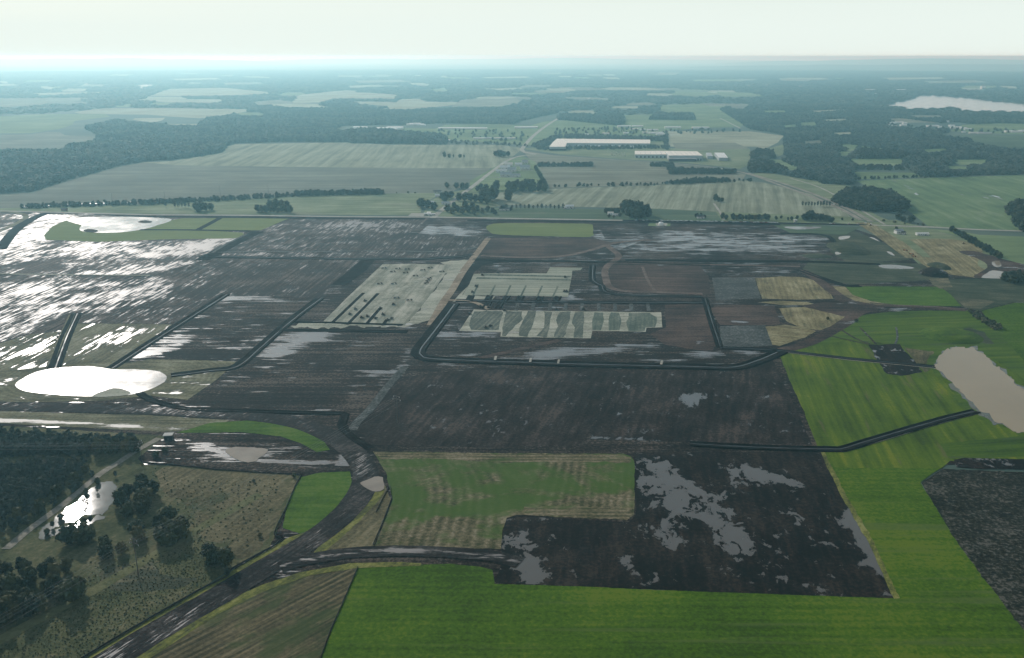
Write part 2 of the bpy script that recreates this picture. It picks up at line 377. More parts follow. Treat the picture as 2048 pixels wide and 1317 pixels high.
field_mat('dirt_rust', [(.06, .042, .034), (.10, .072, .058), (.14, .105, .085), (.19, .15, .125)], 0, streak=(40, 3), patch=25)
field_mat('asphalt', [(.04, .04, .04), (.05, .05, .048), (.06, .06, .058), (.075, .073, .07)], 0, streak=(40, 3), patch=30)
field_mat('concrete', [(.26, .25, .21), (.31, .30, .25), (.36, .345, .29), (.41, .395, .34)], 0, streak=(40, 4), patch=30)
field_mat('pad_pale', [(.17, .18, .135), (.25, .255, .195), (.32, .32, .25), (.42, .41, .33)], rowdir((665, 646), (727, 587)), streak=(90, 5), patch=35, row=[(26, .30, 1.2), (8, .08, 1)], mixw=(.6, .5, .4))
field_mat('pad_rows', [(.16, .18, .135), (.24, .255, .195), (.30, .315, .24), (.38, .385, .30)], D_X, streak=(120, 3), patch=50, row=(11, .12, .5), mixw=(.35, .5, .2))
field_mat('pad_sand', [(.20, .205, .155), (.29, .295, .225), (.37, .37, .29), (.45, .445, .36)], D_X, streak=(60, 5), patch=40, wet=True, wetrough=.4, wetcol=(.30, .29, .25))
field_mat('pad_dark', [(.055, .068, .055), (.085, .10, .08), (.12, .135, .105), (.19, .20, .155)], rowdir((1020, 673), (1068, 622)), streak=(60, 2), patch=30, row=(5, .16, .8))
field_mat('pad_dark_straight', [(.06, .08, .062), (.09, .115, .088), (.125, .15, .115), (.19, .205, .16)], rowdir((1180, 665), (1188, 625)), streak=(60, 2), patch=30, row=(5, .16, .8))
field_mat('speckled_dark', [(.006, .006, .005), (.013, .014, .009), (.030, .030, .020), (.10, .095, .08)], 0, streak=(5, 3), patch=26, mixw=(.4, .3, .8), bump=1.2)
field_mat('speckled_grey', [(.03, .034, .032), (.055, .06, .056), (.08, .085, .08), (.16, .165, .155)], D_X, streak=(12, 4), patch=26, mixw=(.4, .3, .7), bump=1.0)
field_mat('rough_green_dark', [(.020, .030, .018), (.038, .050, .028), (.06, .07, .04), (.11, .11, .07)], D_X-.25, streak=(50, 7), patch=45, mixw=(.4, .5, .3), bump=1.0)
field_mat('spoil_grass', [(.05, .055, .032), (.085, .085, .05), (.13, .12, .07), (.21, .19, .12)], D_X, streak=(40, 6), patch=45, mixw=(.4, .5, .3), tint=((.04, .05, .03), (50, 20), .56, .8))
# far and middle farmland, colours lightened to stand in for some haze
DS = rowdir((1250, 430), (1290, 378))
field_mat('farm_stripe', [(0.142, 0.157, 0.102), (0.201, 0.218, 0.144), (0.255, 0.273, 0.184), (0.308, 0.335, 0.242)], rowdir((640, 332), (700, 290)), streak=(300, 14), patch=160, row=[(42, .17, 2.5)], mixw=(0.356, 0.600, 0.125))
field_mat('farm_stripe_near', [(0.130, 0.143, 0.094), (0.184, 0.198, 0.128), (0.237, 0.253, 0.172), (0.297, 0.321, 0.234)], DS, streak=(250, 8), patch=110, row=[(28, .20, 3.0)], mixw=(0.356, 0.600, 0.125))
field_mat('farm_grey', [(0.101, 0.112, 0.086), (0.125, 0.137, 0.103), (0.148, 0.157, 0.118), (0.190, 0.205, 0.156)], D_X, streak=(260, 30), patch=180, mixw=(0.594, 0.547, 0.094))
field_mat('farm_brown', [(0.119, 0.120, 0.086), (0.155, 0.157, 0.109), (0.184, 0.188, 0.133), (0.226, 0.239, 0.172)], D_X, streak=(260, 20), patch=160, mixw=(0.594, 0.547, 0.094))
field_mat('farm_tan', [(0.201, 0.205, 0.133), (0.261, 0.267, 0.180), (0.308, 0.321, 0.218), (0.356, 0.376, 0.281)], D_X, streak=(300, 30), patch=220, mixw=(0.594, 0.547, 0.094))
field_mat('farm_green', [(0.095, 0.143, 0.066), (0.125, 0.178, 0.078), (0.155, 0.212, 0.094), (0.201, 0.253, 0.133)], D_X, streak=(260, 24), patch=180, mixw=(0.594, 0.547, 0.094))
field_mat('farm_green_dark', [(0.048, 0.082, 0.047), (0.066, 0.102, 0.056), (0.083, 0.123, 0.066), (0.119, 0.150, 0.094)], D_X, streak=(200, 10), patch=120, mixw=(0.475, 0.600, 0.125))
field_mat('pasture', [(0.101, 0.137, 0.066), (0.142, 0.178, 0.090), (0.184, 0.218, 0.118), (0.237, 0.267, 0.156)], D_X, streak=(150, 12), patch=90, mixw=(0.594, 0.600, 0.187), tint=((0.190, 0.192, 0.125), (160, 50), .6, .6))
field_mat('right_pasture', [(0.083, 0.137, 0.066), (0.112, 0.178, 0.082), (0.142, 0.207, 0.094), (0.190, 0.246, 0.133)], rowdir((1780, 400), (1900, 460)), streak=(160, 14), patch=120, mixw=(0.594, 0.600, 0.156), wet=True, wetrough=.15, wetcol=(0.142, 0.164, 0.156), wetstreak=(60, 7))
water_mat('pond_water', (.20, .19, .165), .22, bump=.08)
water_mat('lagoon_water', (.30, .232, .132), .12, var=.08, bump=.05, patch=90)
water_mat('shallow_water', (.085, .085, .055), .25, var=.3, bump=.1, patch=12)
water_mat('lake_water', (.07, .11, .13), .14, bump=.05, patch=300)
water_mat('puddle_water', (.26, .215, .16), .10, bump=.03, patch=14)
water_mat('swamp_water', (.07, .08, .065), .035, bump=.01, patch=14)
M = MATS

# ------------------------------------------------------------------ the ground and the far country
def grid_sheet():
    ys = np.concatenate([np.linspace(-2500, 12000, 30), np.linspace(14000, 60000, 24)])
    xs = np.linspace(-42000, 42000, 60); V = [(x, y, 0) for y in ys for x in xs]; n = len(xs)
    F = [(j*n+i, j*n+i+1, (j+1)*n+i+1, (j+1)*n+i) for j in range(len(ys)-1) for i in range(n-1)]
    o = link_mesh('ground', V, F, M['far_ground']); tag(o, 'wide dark plain of woods and scrub running to the hazy horizon', kind='structure')
grid_sheet()
def hills(y0, x0, x1, hmax, seed, label, foot=5000, k=1/5200):
    n = 90; V = []; F = []
    for i in range(n):
        x = x0+(x1-x0)*i/(n-1); e = math.sin(math.pi*i/(n-1))**.35
        h_ = hmax*e*(.72+.35*mnoise.noise(Vector((x*k, seed, 0)))+.16*mnoise.noise(Vector((x*k*4, seed, 3))))
        V += [(x, y0-foot, -.5), (x, y0-foot*.4, h_*.45), (x, y0, max(1, h_)), (x, y0+foot, -.5)]
    for i in range(n-1):
        for j in range(3): F.append((i*4+j, (i+1)*4+j, (i+1)*4+j+1, i*4+j+1))
    o = link_mesh('hills', V, F, M['far_ground'], smooth=True); o.data.flip_normals()
    tag(o, label, kind='structure')
hills(33000, -24000, -8500, 250, 1.0, 'long low blue ridge on the far left horizon')
hills(42000, -12000, 12000, 215, 5.0, 'faint level ridge along the middle of the horizon')
hills(30000, 7000, 26000, 235, 9.0, 'low blue ridge on the far right horizon')
hills(21000, 4000, 16000, 120, 13.0, 'nearer low wooded rise below the right horizon', 3000)

CLEAR = []            # outlines where no wood grows
def y_depth(poly): return max(q[1] for q in poly) < 345
def fld(name, poly, mat, layer=1, label=None, clear=True, **k):
    if clear:      # no tree stands so close in front that its crown would hide the near edge
        cy = sum(q[1] for q in poly)/len(poly)
        CLEAR.append([(x, y+(y-113)*.036 if y > cy else y) for x, y in poly] if y_depth(poly) else poly)
    k.setdefault('jit', .8)
    return field(name, poly, M[mat], layer, label, **k)
FAR = [
 ('farm_tan', [(300, 190), (340, 178), (450, 176), (540, 185), (540, 188), (430, 192), (300, 192)]),
 ('farm_brown', [(-150, 200), (0, 197), (175, 196), (178, 200), (60, 212), (0, 215), (-150, 218)]),
 ('farm_tan', [(60, 187), (205, 184), (207, 187), (80, 191)]),
 ('farm_green', [(90, 175), (123, 173), (123, 176), (90, 177)]),
 ('farm_tan', [(312, 203), (330, 199), (450, 199), (440, 206), (330, 205)]),
 ('farm_green', [(218, 213), (262, 208), (265, 214), (220, 215)]),
 ('farm_tan', [(148, 225), (200, 217), (330, 217), (500, 219), (505, 221), (450, 232), (400, 237), (345, 234), (300, 230), (160, 228)]),
 ('farm_tan', [(265, 240), (270, 237), (330, 236), (325, 241), (305, 246), (285, 243)]),
 ('farm_tan', [(330, 249), (400, 248), (400, 251), (335, 251)]),
 ('farm_green', [(-200, 240), (0, 233), (70, 229), (210, 228), (220, 234), (170, 240), (150, 242), (145, 250), (120, 258), (95, 262), (60, 267), (0, 267), (-200, 270)]),
 ('farm_grey', [(-200, 274), (0, 270), (60, 269), (95, 264), (120, 265), (130, 271), (195, 274), (190, 281), (140, 288), (125, 298), (60, 299), (-200, 303)]),
 ('farm_tan', [(-100, 322), (0, 314), (45, 306), (50, 309), (20, 315), (-100, 328)]),
 ('farm_tan', [(585, 200), (600, 190), (690, 181), (720, 182), (690, 195), (640, 205), (600, 207), (585, 207)]),
 ('farm_brown', [(500, 205), (560, 200), (590, 206), (520, 212)]),
 ('farm_tan', [(640, 198), (680, 184), (740, 186), (795, 190), (790, 198), (700, 197)]),
 ('farm_tan', [(762, 219), (800, 199), (840, 198), (850, 204), (920, 205), (910, 210), (850, 217), (820, 220)]),
 ('farm_brown', [(905, 213), (920, 201), (1015, 193), (1038, 200), (1050, 205), (1000, 213), (900, 216)]),
 ('farm_green', [(860, 180), (890, 176), (900, 182), (870, 184)]),
 ('farm_tan', [(960, 178), (1040, 176), (1060, 178), (1000, 181)]),
 ('farm_brown', [(1063, 182), (1120, 179), (1150, 181), (1130, 186), (1080, 186)]),
 ('farm_tan', [(1200, 178), (1220, 175), (1300, 176), (1330, 181), (1210, 180)]),
 ('farm_brown', [(1250, 208), (1300, 205), (1330, 210), (1250, 211)]),
 ('farm_tan', [(1128, 230), (1138, 221), (1195, 222), (1197, 229)]),
 ('farm_green', [(1245, 243), (1248, 231), (1320, 228), (1320, 210), (1420, 208), (1460, 215), (1440, 220), (1458, 232), (1490, 247), (1480, 255), (1390, 256), (1240, 252)]),
 ('farm_green', [(1340, 190), (1352, 182), (1410, 184), (1440, 189), (1400, 194)]),
 ('farm_green', [(1433, 184), (1500, 186), (1540, 193), (1450, 195), (1437, 190)]),
 ('farm_brown', [(1400, 207), (1530, 209), (1470, 213), (1420, 213)]),
 ('farm_green', [(1597, 246), (1630, 244), (1640, 252), (1600, 252)]),
 ('farm_brown', [(1762, 238), (1800, 237), (1880, 242), (1885, 246), (1800, 246)]),
 ('farm_brown', [(1810, 231), (1880, 231), (1890, 235), (1830, 236)]),
 ('farm_tan', [(1610, 222), (1700, 219), (1720, 222), (1630, 225)]), ('farm_green', [(1560, 252), (1590, 249), (1600, 254), (1570, 256)]), ('farm_tan', [(1660, 266), (1700, 264), (1712, 268), (1670, 270)]), ('farm_brown', [(1600, 283), (1640, 281), (1650, 286), (1610, 288)]), ('farm_green', [(1840, 300), (1890, 297), (1900, 302), (1850, 305)]), ('farm_green', [(1890, 332), (1940, 334), (1935, 339), (1895, 338)]), ('farm_tan', [(1640, 240), (1690, 238), (1700, 241), (1650, 243)]), ('farm_green', [(1520, 222), (1570, 221), (1575, 225), (1530, 226)]),
 ('farm_green', [(1925, 250), (2000, 247), (2150, 250), (2150, 271), (2000, 268), (1900, 263)]),
 ('farm_green_dark', [(1893, 274), (1920, 271), (2150, 272), (2150, 303), (2010, 296), (1945, 283), (1940, 280), (1900, 278)]),
 ('farm_tan', [(1560, 158), (1640, 156), (1670, 159), (1580, 161)]), ('farm_tan', [(1760, 156), (1880, 155), (1900, 158), (1780, 160)]),
 ('farm_brown', [(1840, 163), (1950, 161), (1990, 165), (1860, 167)]), ('farm_tan', [(340, 158), (430, 156), (450, 159), (350, 161)]),
 ('farm_brown', [(700, 162), (800, 160), (830, 164), (720, 166)]), ('farm_tan', [(960, 155), (1050, 153), (1070, 156), (970, 157)]),
 ('farm_tan', [(-80, 170), (30, 168), (40, 171), (-80, 174)]), ('farm_green', [(1380, 160), (1480, 159), (1490, 163), (1390, 163)]),
 ('farm_tan', [(690, 172), (760, 170), (790, 173), (700, 176)]), ('farm_brown', [(440, 166), (520, 165), (530, 168), (450, 170)]),
]
fr = random.Random(11)
for i in range(85):
    y_ = 146+88*fr.random()**1.25; x_ = fr.uniform(-150, 2200)
    if (560 < x_ < 1120 and y_ > 216) or (x_ > 1500 and y_ > 180): continue
    w_ = (26+70*fr.random())*(.5+(y_-140)/90); h_ = (1.1+2.4*fr.random())*(.45+(y_-140)/75); sk = fr.uniform(-.6, .6)*w_
    FAR.append((fr.choice(['farm_tan', 'farm_green', 'farm_brown', 'farm_tan', 'farm_grey']), [(x_-w_/2+sk*.5, y_-h_), (x_+w_*fr.uniform(.2, .5)+sk*.5, y_-h_*.9), (x_+w_/2, y_), (x_+w_*.4-sk*.4, y_+h_), (x_-w_*.3-sk*.4, y_+h_*.8), (x_-w_*.5, y_+h_*.1)]))
for m_, p_ in FAR:
    fld('field', p_, m_, 1, 'distant %s field among the woods' % {'farm_tan': 'pale tan', 'farm_brown': 'grey brown', 'farm_green': 'dull green', 'farm_grey': 'grey', 'farm_green_dark': 'dark green'}[m_])
# distant water
def water(poly, mat, layer, label, name='water', **k):
    CLEAR.append(poly); k.setdefault('curve', True); k.setdefault('jit', .5)
    return field(name, poly, M[mat], layer, label, **k)
water([(1762, 213), (1785, 207), (1830, 196), (1838, 191), (1880, 192), (1940, 197), (2010, 205), (2060, 210), (2200, 214), (2200, 232), (2048, 227), (1963, 225), (1915, 222), (1905, 217), (1880, 219), (1852, 221), (1826, 219), (1795, 216), (1780, 214)], 'lake_water', 2, 'broad pale lake beyond the woods on the far right', 'lake')
water([(267, 172), (290, 169), (306, 169), (311, 173), (290, 176), (281, 179), (278, 175)], 'lake_water', 2, 'small bright lake far off on the left', 'lake')
water([(164, 168), (180, 167), (181, 169), (165, 169)], 'lake_water', 2, 'tiny bright pond left of the small far lake', 'lake')
water([(1410, 172), (1470, 170.5), (1545, 169), (1545, 172), (1440, 173.5)], 'lake_water', 2, 'thin bright river reach left of the tiny river reach', 'lake')
water([(1568, 173), (1600, 172), (1645, 174), (1640, 175.5), (1575, 174.5)], 'lake_water', 2, 'short bright river reach far off right of centre', 'lake')

# ------------------------------------------------------------------ middle country
fld('field', [(-250, 424), (-250, 398), (0, 389), (60, 386), (103, 373), (187, 348), (240, 334), (287, 325), (350, 331), (560, 334), (980, 337), (975, 346), (900, 386), (640, 389), (560, 393), (330, 406), (150, 413), (0, 418)], 'farm_grey', 2, 'large dull grey field below the long left wood')
fld('field', [(287, 325), (340, 323), (445, 306), (453, 294), (470, 289), (690, 285), (780, 290), (1000, 290), (1046, 297), (1000, 335), (980, 337), (900, 337), (560, 334), (350, 331)], 'farm_stripe', 3, 'pale combed field with slanting drill stripes')
fld('field', [(-250, 428), (0, 417), (330, 407), (560, 394), (640, 390), (885, 386), (860, 400), (845, 415), (840, 431), (400, 429), (0, 424), (-250, 424)], 'pasture', 3, 'narrow strip of dull pasture behind the long road')
fld('field', [(720, 276), (720, 268), (740, 262), (800, 256), (870, 258), (890, 250), (1000, 249), (1060, 252), (1090, 243), (1130, 241), (1250, 251), (1400, 257), (1330, 262), (1330, 285), (1200, 282), (1100, 290), (1060, 291), (1000, 287), (890, 280), (860, 276)], 'farm_green', 2, 'green land with scattered works and houses')
fld('field', [(1330, 263), (1500, 263), (1568, 272), (1555, 286), (1530, 298), (1510, 294), (1335, 294)], 'farm_tan', 2, 'pale tan field to the right of the long warehouse')
fld('field', [(1345, 286), (1470, 286), (1500, 298), (1395, 301), (1350, 297)], 'farm_brown', 3, 'dark brown ploughed strip right of the long warehouse')
fld('field', [(1046, 298), (1090, 292), (1100, 280), (1330, 285), (1340, 297), (1500, 299), (1500, 330), (1480, 338), (1420, 331), (1330, 323), (1250, 319), (1120, 309)], 'pasture', 2, 'dull grass around the two warehouses')
fld('field', [(1068, 331), (1046, 302), (1120, 313), (1250, 323), (1330, 327), (1420, 336), (1492, 349), (1486, 360), (1300, 370), (1100, 377), (1092, 360)], 'farm_brown', 3, 'grey tan field below the curving highway')
fld('field', [(940, 362), (1006, 325), (1045, 312), (1070, 324), (1086, 350), (1090, 377), (1000, 385), (940, 385)], 'farm_green', 3, 'bright grass around the sheds beside the straight road')
fld('field', [(985, 402), (1000, 385), (1100, 378), (1300, 371), (1486, 361), (1530, 366), (1620, 388), (1690, 422), (1700, 434), (1430, 440), (1310, 418), (1000, 410)], 'farm_stripe_near', 3, 'large pale field with strong near upright stripes')
fld('field', [(845, 431), (860, 402), (890, 387), (940, 378), (985, 402), (1000, 412), (900, 434)], 'pasture', 3, 'grass under the trees around the farm houses')
fld('field', [(905, 434), (960, 416), (1000, 415), (1200, 419), (1320, 418), (1432, 424), (1445, 444), (1000, 438)], 'farm_green_dark', 4, 'dark green strip of young crop along the road')
fld('field', [(1432, 424), (1700, 434), (1745, 449), (1560, 446), (1445, 444)], 'pasture', 4, 'rough grass strip with trees along the road')
fld('field', [(1492, 349), (1530, 345), (1590, 356), (1640, 364), (1660, 385), (1710, 402), (1755, 432), (1780, 442), (1735, 444), (1690, 416), (1620, 386), (1560, 366)], 'pasture', 3, 'rough tan grass along the highway')
fld('field', [(1712, 362), (1760, 360), (1830, 358), (1868, 356), (2200, 346), (2200, 466), (1960, 461), (1860, 456), (1815, 420), (1775, 388), (1735, 374)], 'right_pasture', 3, 'wide green meadow with wet streaks at right', grid=12,
    wet=[(1825, 383, 40, 4, 30, .35), (1810, 405, 30, 3, 40, .3), (1990, 395, 60, 4, 8, .3), (1950, 420, 40, 4, 35, .25), (1870, 430, 30, 3, 35, .25), (2010, 410, 30, 3, 20, .3)], wetbase=-.12)
fld('field', [(1705, 344), (1826, 346), (1845, 354), (1760, 358), (1712, 359)], 'farm_green', 3, 'green paddock between the right hand woods')
fld('field', [(1693, 318), (1810, 316), (1804, 332), (1720, 332), (1705, 326)], 'farm_green', 2, 'light green clearing inside the right wood')
fld('field', [(1672, 291), (1690, 288), (1760, 297), (1833, 306), (1830, 312), (1780, 309), (1715, 300), (1700, 303)], 'farm_green', 2, 'curved light green clearing in the right wood')
fld('field', [(1674, 303), (1712, 304), (1690, 312), (1680, 312)], 'farm_green', 2, 'small light clearing left of the curved one')
fld('field', [(1536, 318), (1560, 320), (1597, 330), (1590, 341), (1540, 336)], 'farm_green', 3, 'small bright clearing at the wood edge near the highway')
fld('field', [(1535, 298), (1570, 288), (1570, 308), (1545, 318), (1530, 312)], 'pasture', 2, 'sloping grass at the left edge of the right wood')
fld('field', [(1900, 320), (1975, 319), (1975, 328), (1920, 331)], 'farm_green', 2, 'small clearing deep in the right hand wood')
fld('field', [(1640, 368), (1700, 372), (1712, 380), (1685, 384), (1665, 392), (1640, 380)], 'pasture', 3, 'grass gap between the wood and the round copse')
fld('field', [(1860, 458), (1925, 464), (1960, 470), (2200, 480), (2200, 570), (2030, 542), (1990, 512), (1950, 482)], 'farm_green', 4, 'pale green field beyond the diagonal tree row')
fld('field', [(1740, 446), (1790, 440), (1860, 458), (1950, 484), (1990, 513), (2030, 543), (2200, 572), (2200, 600), (2048, 575), (1860, 552), (1840, 540), (1790, 490)], 'pasture', 3, 'rough grass around the white barn')

# ------------------------------------------------------------------ the construction site: ploughed and graded mud
field('construction_ground', [(-350, 424), (0, 425), (400, 431), (860, 435), (1330, 443), (1560, 448), (1700, 455), (1790, 485), (1850, 540), (2048, 560), (2350, 580), (2350, 900), (1900, 930), (1660, 930), (1790, 1198), (1500, 1188), (985, 1168), (900, 1140), (500, 1180), (300, 900), (-350, 860)],
      M['mud_across'], 3, 'wet dark graded earth of the whole building site', grid=8, jit=.5,
      wet=[(1420, 485, 220, 22, 0, .42), (1250, 470, 120, 14, 0, .22), (1560, 500, 110, 14, 0, .3), (760, 455, 90, 14, 0, .5), (900, 462, 70, 12, 0, .45), (1110, 700, 120, 12, -3, .5), (1200, 707, 90, 9, 0, .35), (980, 690, 60, 14, 0, .1),
           (700, 680, 90, 14, -8, .35), (820, 690, 60, 8, 0, .3), (880, 670, 40, 22, 0, .45), (950, 665, 60, 14, 0, .4), (1400, 700, 60, 18, -20, .35), (1360, 680, 40, 14, 0, .3), (1100, 530, 110, 10, 0, .18), (1130, 595, 40, 8, 0, .5), (1300, 490, 60, 30, 0, .1),
           (1500, 545, 100, 10, 0, .15), (1900, 600, 80, 14, 0, -.1)], wetbase=-.02)
def cell(poly, mat, layer, label, wet=None, wetbase=-.05, grid=8, **k):
    k.setdefault('jit', 1.2)
    return field('mud_field', poly, M[mat], layer, label, grid=grid, wet=wet or [], wetbase=wetbase, **k)
cell([(-350, 426), (0, 427), (150, 430), (480, 436), (560, 446), (490, 463), (478, 480), (402, 522), (300, 552), (0, 549), (-350, 548)], 'mud_wet_diag', 4, 'flooded shining mud around the far left pond',
     [(60, 470, 90, 22, -15, .55), (150, 500, 160, 16, -6, .45), (350, 500, 130, 14, -8, .45), (270, 540, 160, 9, -5, .38), (420, 485, 60, 10, -20, .3), (90, 435, 60, 8, 0, .5), (-80, 480, 80, 30, 0, .4), (80, 530, 60, 12, -20, -.25), (100, 500, 50, 10, -25, -.2), (300, 480, 60, 10, 0, -.2)], -.02)
cell([(-350, 549), (0, 550), (300, 553), (404, 524), (425, 517), (722, 520), (665, 571), (640, 597), (455, 589), (400, 622), (350, 649), (152, 646), (60, 686), (-350, 715)], 'mud_diag', 4, 'dark furrowed mud with pale streaks left of the long ditches',
     [(30, 610, 130, 40, -25, .30), (200, 600, 130, 22, -12, .34), (120, 575, 150, 12, -5, .2), (20, 665, 60, 12, -20, .35), (330, 575, 100, 14, -12, .15), (650, 560, 60, 16, 0, -.2), (480, 560, 140, 26, -6, -.12)], -.02)
cell([(440, 513), (500, 468), (580, 440), (700, 437), (858, 437), (828, 470), (980, 474), (955, 500), (935, 517), (700, 518)], 'mud_diag', 5, 'grey combed mud between the green strip and the village road', [(740, 452, 110, 9, 0, .4), (620, 505, 160, 6, 0, .12)], .02)
cell([(400, 622), (455, 590), (640, 598), (560, 660), (518, 697), (470, 723), (300, 720), (250, 727), (225, 735)], 'mud_across', 5, 'dark mud strip between the two long diagonal ditches',
     [(335, 690, 60, 16, -25, .52), (450, 600, 60, 7, -5, .4), (480, 697, 40, 5, -5, .45), (400, 640, 80, 6, -5, .12), (290, 706, 40, 8, -10, .4), (545, 600, 60, 8, 0, .2)], -.08)
cell([(520, 700), (563, 662), (650, 660), (820, 664), (905, 612), (836, 704), (860, 722), (1380, 737), (1480, 738), (1560, 712), (1640, 905), (1260, 903), (745, 900), (690, 850), (690, 828), (540, 824), (400, 818), (370, 800), (470, 735)], 'mud_across', 4, 'broad dark bare earth in the middle of the site',
     [(575, 690, 70, 20, -20, .62), (640, 672, 60, 8, -5, .5), (735, 750, 40, 6, -5, .5), (890, 740, 40, 8, -8, .35), (840, 738, 40, 5, -5, .35), (700, 690, 50, 6, 0, .3), (800, 735, 12, 40, 30, .4), (1570, 770, 8, 20, 0, .4), (760, 780, 8, 50, 25, .28)], -.16)
cell([(720, 850), (790, 770), (880, 745), (1100, 740), (1200, 780), (1180, 860), (1120, 893), (760, 890), (735, 875)], 'mud_brown', 5, 'brown ribbed bare field above the stubble field', [(980, 865, 30, 3, 0, .2)], -.25, curve=True)
cell([(1130, 745), (1380, 742), (1480, 742), (1545, 720), (1625, 890), (1380, 885), (1180, 878), (1210, 800)], 'mud_brown', 5, 'bare dark field left of the bright green slope', [(1390, 797, 26, 14, -10, .62), (1380, 805, 14, 20, 20, .3), (1470, 755, 14, 5, -5, .3), (1260, 878, 160, 3, 2, .5), (1090, 871, 90, 3, 2, .55), (1592, 780, 5, 22, 15, .5)], -.2)
cell([(1268, 905), (1645, 903), (1680, 985), (1735, 1080), (1788, 1197), (1500, 1187), (1200, 1174), (988, 1167), (1003, 1130), (1003, 1098), (1012, 1040), (1035, 1034), (1258, 1044), (1272, 1030)], 'mud_wedge', 6, 'black muddy lot with grey puddles cutting into the green',
     [(1320, 950, 42, 46, 10, .52), (1375, 970, 40, 16, 20, .40), (1500, 945, 70, 16, 12, .50), (1450, 990, 40, 9, -10, .36), (1430, 1030, 40, 30, 20, .48), (1470, 1085, 50, 40, 30, .55), (1350, 1080, 45, 22, 20, .40), (1590, 1030, 34, 10, 20, .35), (1550, 1075, 16, 10, 0, .40), (1555, 1105, 10, 8, 0, .4), (1735, 1090, 22, 75, -24, .8), (1712, 1040, 34, 18, 0, .55), (1610, 1050, 40, 12, 20, .3), (1380, 1010, 40, 40, 0, .35), (1330, 1010, 40, 60, 0, .3), (1560, 960, 60, 10, 15, .25),
      (1560, 1160, 20, 10, 0, .36), (1500, 1165, 22, 8, 0, .36), (1535, 1135, 10, 10, 0, .36), (1040, 1075, 22, 20, 0, .5), (1060, 1040, 60, 6, 0, .5), (1050, 1140, 50, 26, 0, .62), (1080, 1150, 34, 14, 0, .4), (1280, 990, 9, 70, 0, .35), (1135, 1145, 16, 4, 0, .3)], -.13, grid=7, jit=1.8)
cell([(900, 615), (918, 662), (1002, 672), (1182, 678), (1292, 665), (1330, 655), (1322, 612), (1408, 605), (1436, 697), (1470, 728), (1380, 732), (940, 719), (858, 714), (840, 704)], 'mud_across', 5, 'dark mud around the lower striped building pad',
     [(920, 640, 26, 16, 0, .15), (900, 668, 40, 6, 0, .6), (955, 672, 50, 6, 0, .5), (1080, 712, 80, 10, -6, .48), (1180, 702, 80, 9, -4, .5), (1260, 690, 40, 4, -4, .3), (1400, 712, 70, 10, -6, .36), (1370, 690, 40, 6, -8, .3), (985, 692, 16, 3, 0, .4), (1110, 608, 160, 8, 0, .25)], -.06)
cell([(1330, 610), (1405, 608), (1430, 690), (1425, 705), (1330, 690), (1300, 668), (1332, 655)], 'mud_red', 6, 'reddish earth right of the striped pad', [(1395, 690, 20, 10, -30, .4)], -.15)
cell([(962, 520), (1185, 525), (1190, 572), (1210, 590), (1400, 596), (1365, 606), (1145, 600), (1165, 545), (1165, 535), (1100, 533), (948, 545)], 'mud_across', 5, 'dark ground between the upper pad and the curved track', [(1130, 597, 30, 6, 0, .5), (1030, 538, 60, 4, 0, .25), (1105, 522, 50, 4, 0, .3), (1210, 533, 16, 4, 0, .4)], -.06)
cell([(958, 505), (980, 476), (1185, 476), (1230, 487), (1140, 512), (1000, 515)], 'mud_red', 5, 'reddish ploughed strip below the green oval', None, -.2)
cell([(1222, 530), (1400, 532), (1418, 555), (1420, 590), (1330, 585), (1228, 578), (1214, 560)], 'mud_red', 5, 'dark red brown plot inside the curved track', None, -.2)
cell([(1195, 450), (1560, 450), (1660, 478), (1670, 500), (1560, 516), (1250, 520), (1240, 500), (1290, 480), (1210, 478)], 'mud_across', 5, 'wet black flat with bright streaks below the car queue', [(1430, 482, 190, 14, 0, .36), (1360, 470, 80, 6, 0, .2), (1520, 497, 110, 9, 0, .32), (1350, 500, 90, 6, 0, .25), (1600, 478, 50, 8, 5, .2)], .02, grid=6)
cell([(1430, 610), (1550, 612), (1560, 648), (1535, 652), (1440, 650), (1420, 620)], 'mud_red', 6, 'dark red plot between straw patches', [(1480, 643, 20, 4, 0, .4)], -.15)
field('mud_field', [(1440, 653), (1530, 650), (1545, 692), (1442, 696)], M['speckled_grey'], 6, 'grey speckled rough plot by the ditch corner')
field('mud_field', [(1424, 556), (1508, 555), (1522, 597), (1432, 601)], M['speckled_grey'], 6, 'grey speckled plot left of the straw field')
field('mud_field', [(1560, 450), (1700, 458), (1780, 492), (1820, 520), (1700, 528), (1660, 505), (1668, 480)], M['rough_green_dark'], 4, 'rough dark weedy slope left of the new highway')
field('mud_field', [(1540, 448), (1720, 455), (1690, 470), (1580, 466)], M['farm_green_dark'], 5, 'dull green flat around the thin pale pond')
field('mud_field', [(1620, 520), (1850, 528), (1900, 545), (1870, 560), (1700, 570), (1600, 545)], M['rough_green_dark'], 5, 'low weeds and rubble beside the thin pale pool')
field('rough_ground', [(1870, 560), (2020, 556), (2080, 560), (2300, 570), (2300, 600), (2030, 604), (1960, 622), (1925, 615), (1890, 580)], M['rough_green_dark'], 6, 'dark scrubby wasteland above the right green slope')
field('rough_ground', [(1858, 558), (1896, 556), (1905, 575), (1880, 578), (1865, 570)], M['spoil_grass'], 7, 'patch of pale dead grass right of the black mound')
field('rough_ground', [(1915, 600), (1960, 598), (1990, 604), (1962, 618), (1930, 616)], M['spoil_grass'], 7, 'pale dead grass where the lane meets the scrub')
field('rough_ground', [(1800, 485), (1870, 478), (1930, 483), (1965, 502), (1955, 530), (1990, 548), (1960, 556), (1880, 545), (1840, 525)], M['straw_tan'], 6, 'tan worn ground right of the new highway', curve=True)
field('dirt_patch', [(1918, 504), (1950, 503), (2000, 517), (2060, 533), (2070, 545), (2020, 548), (1985, 541), (1962, 556), (1946, 553), (1975, 535), (1960, 520)], M['mud_red'], 7, 'dark brown excavated dirt above the small muddy pool', curve=True)

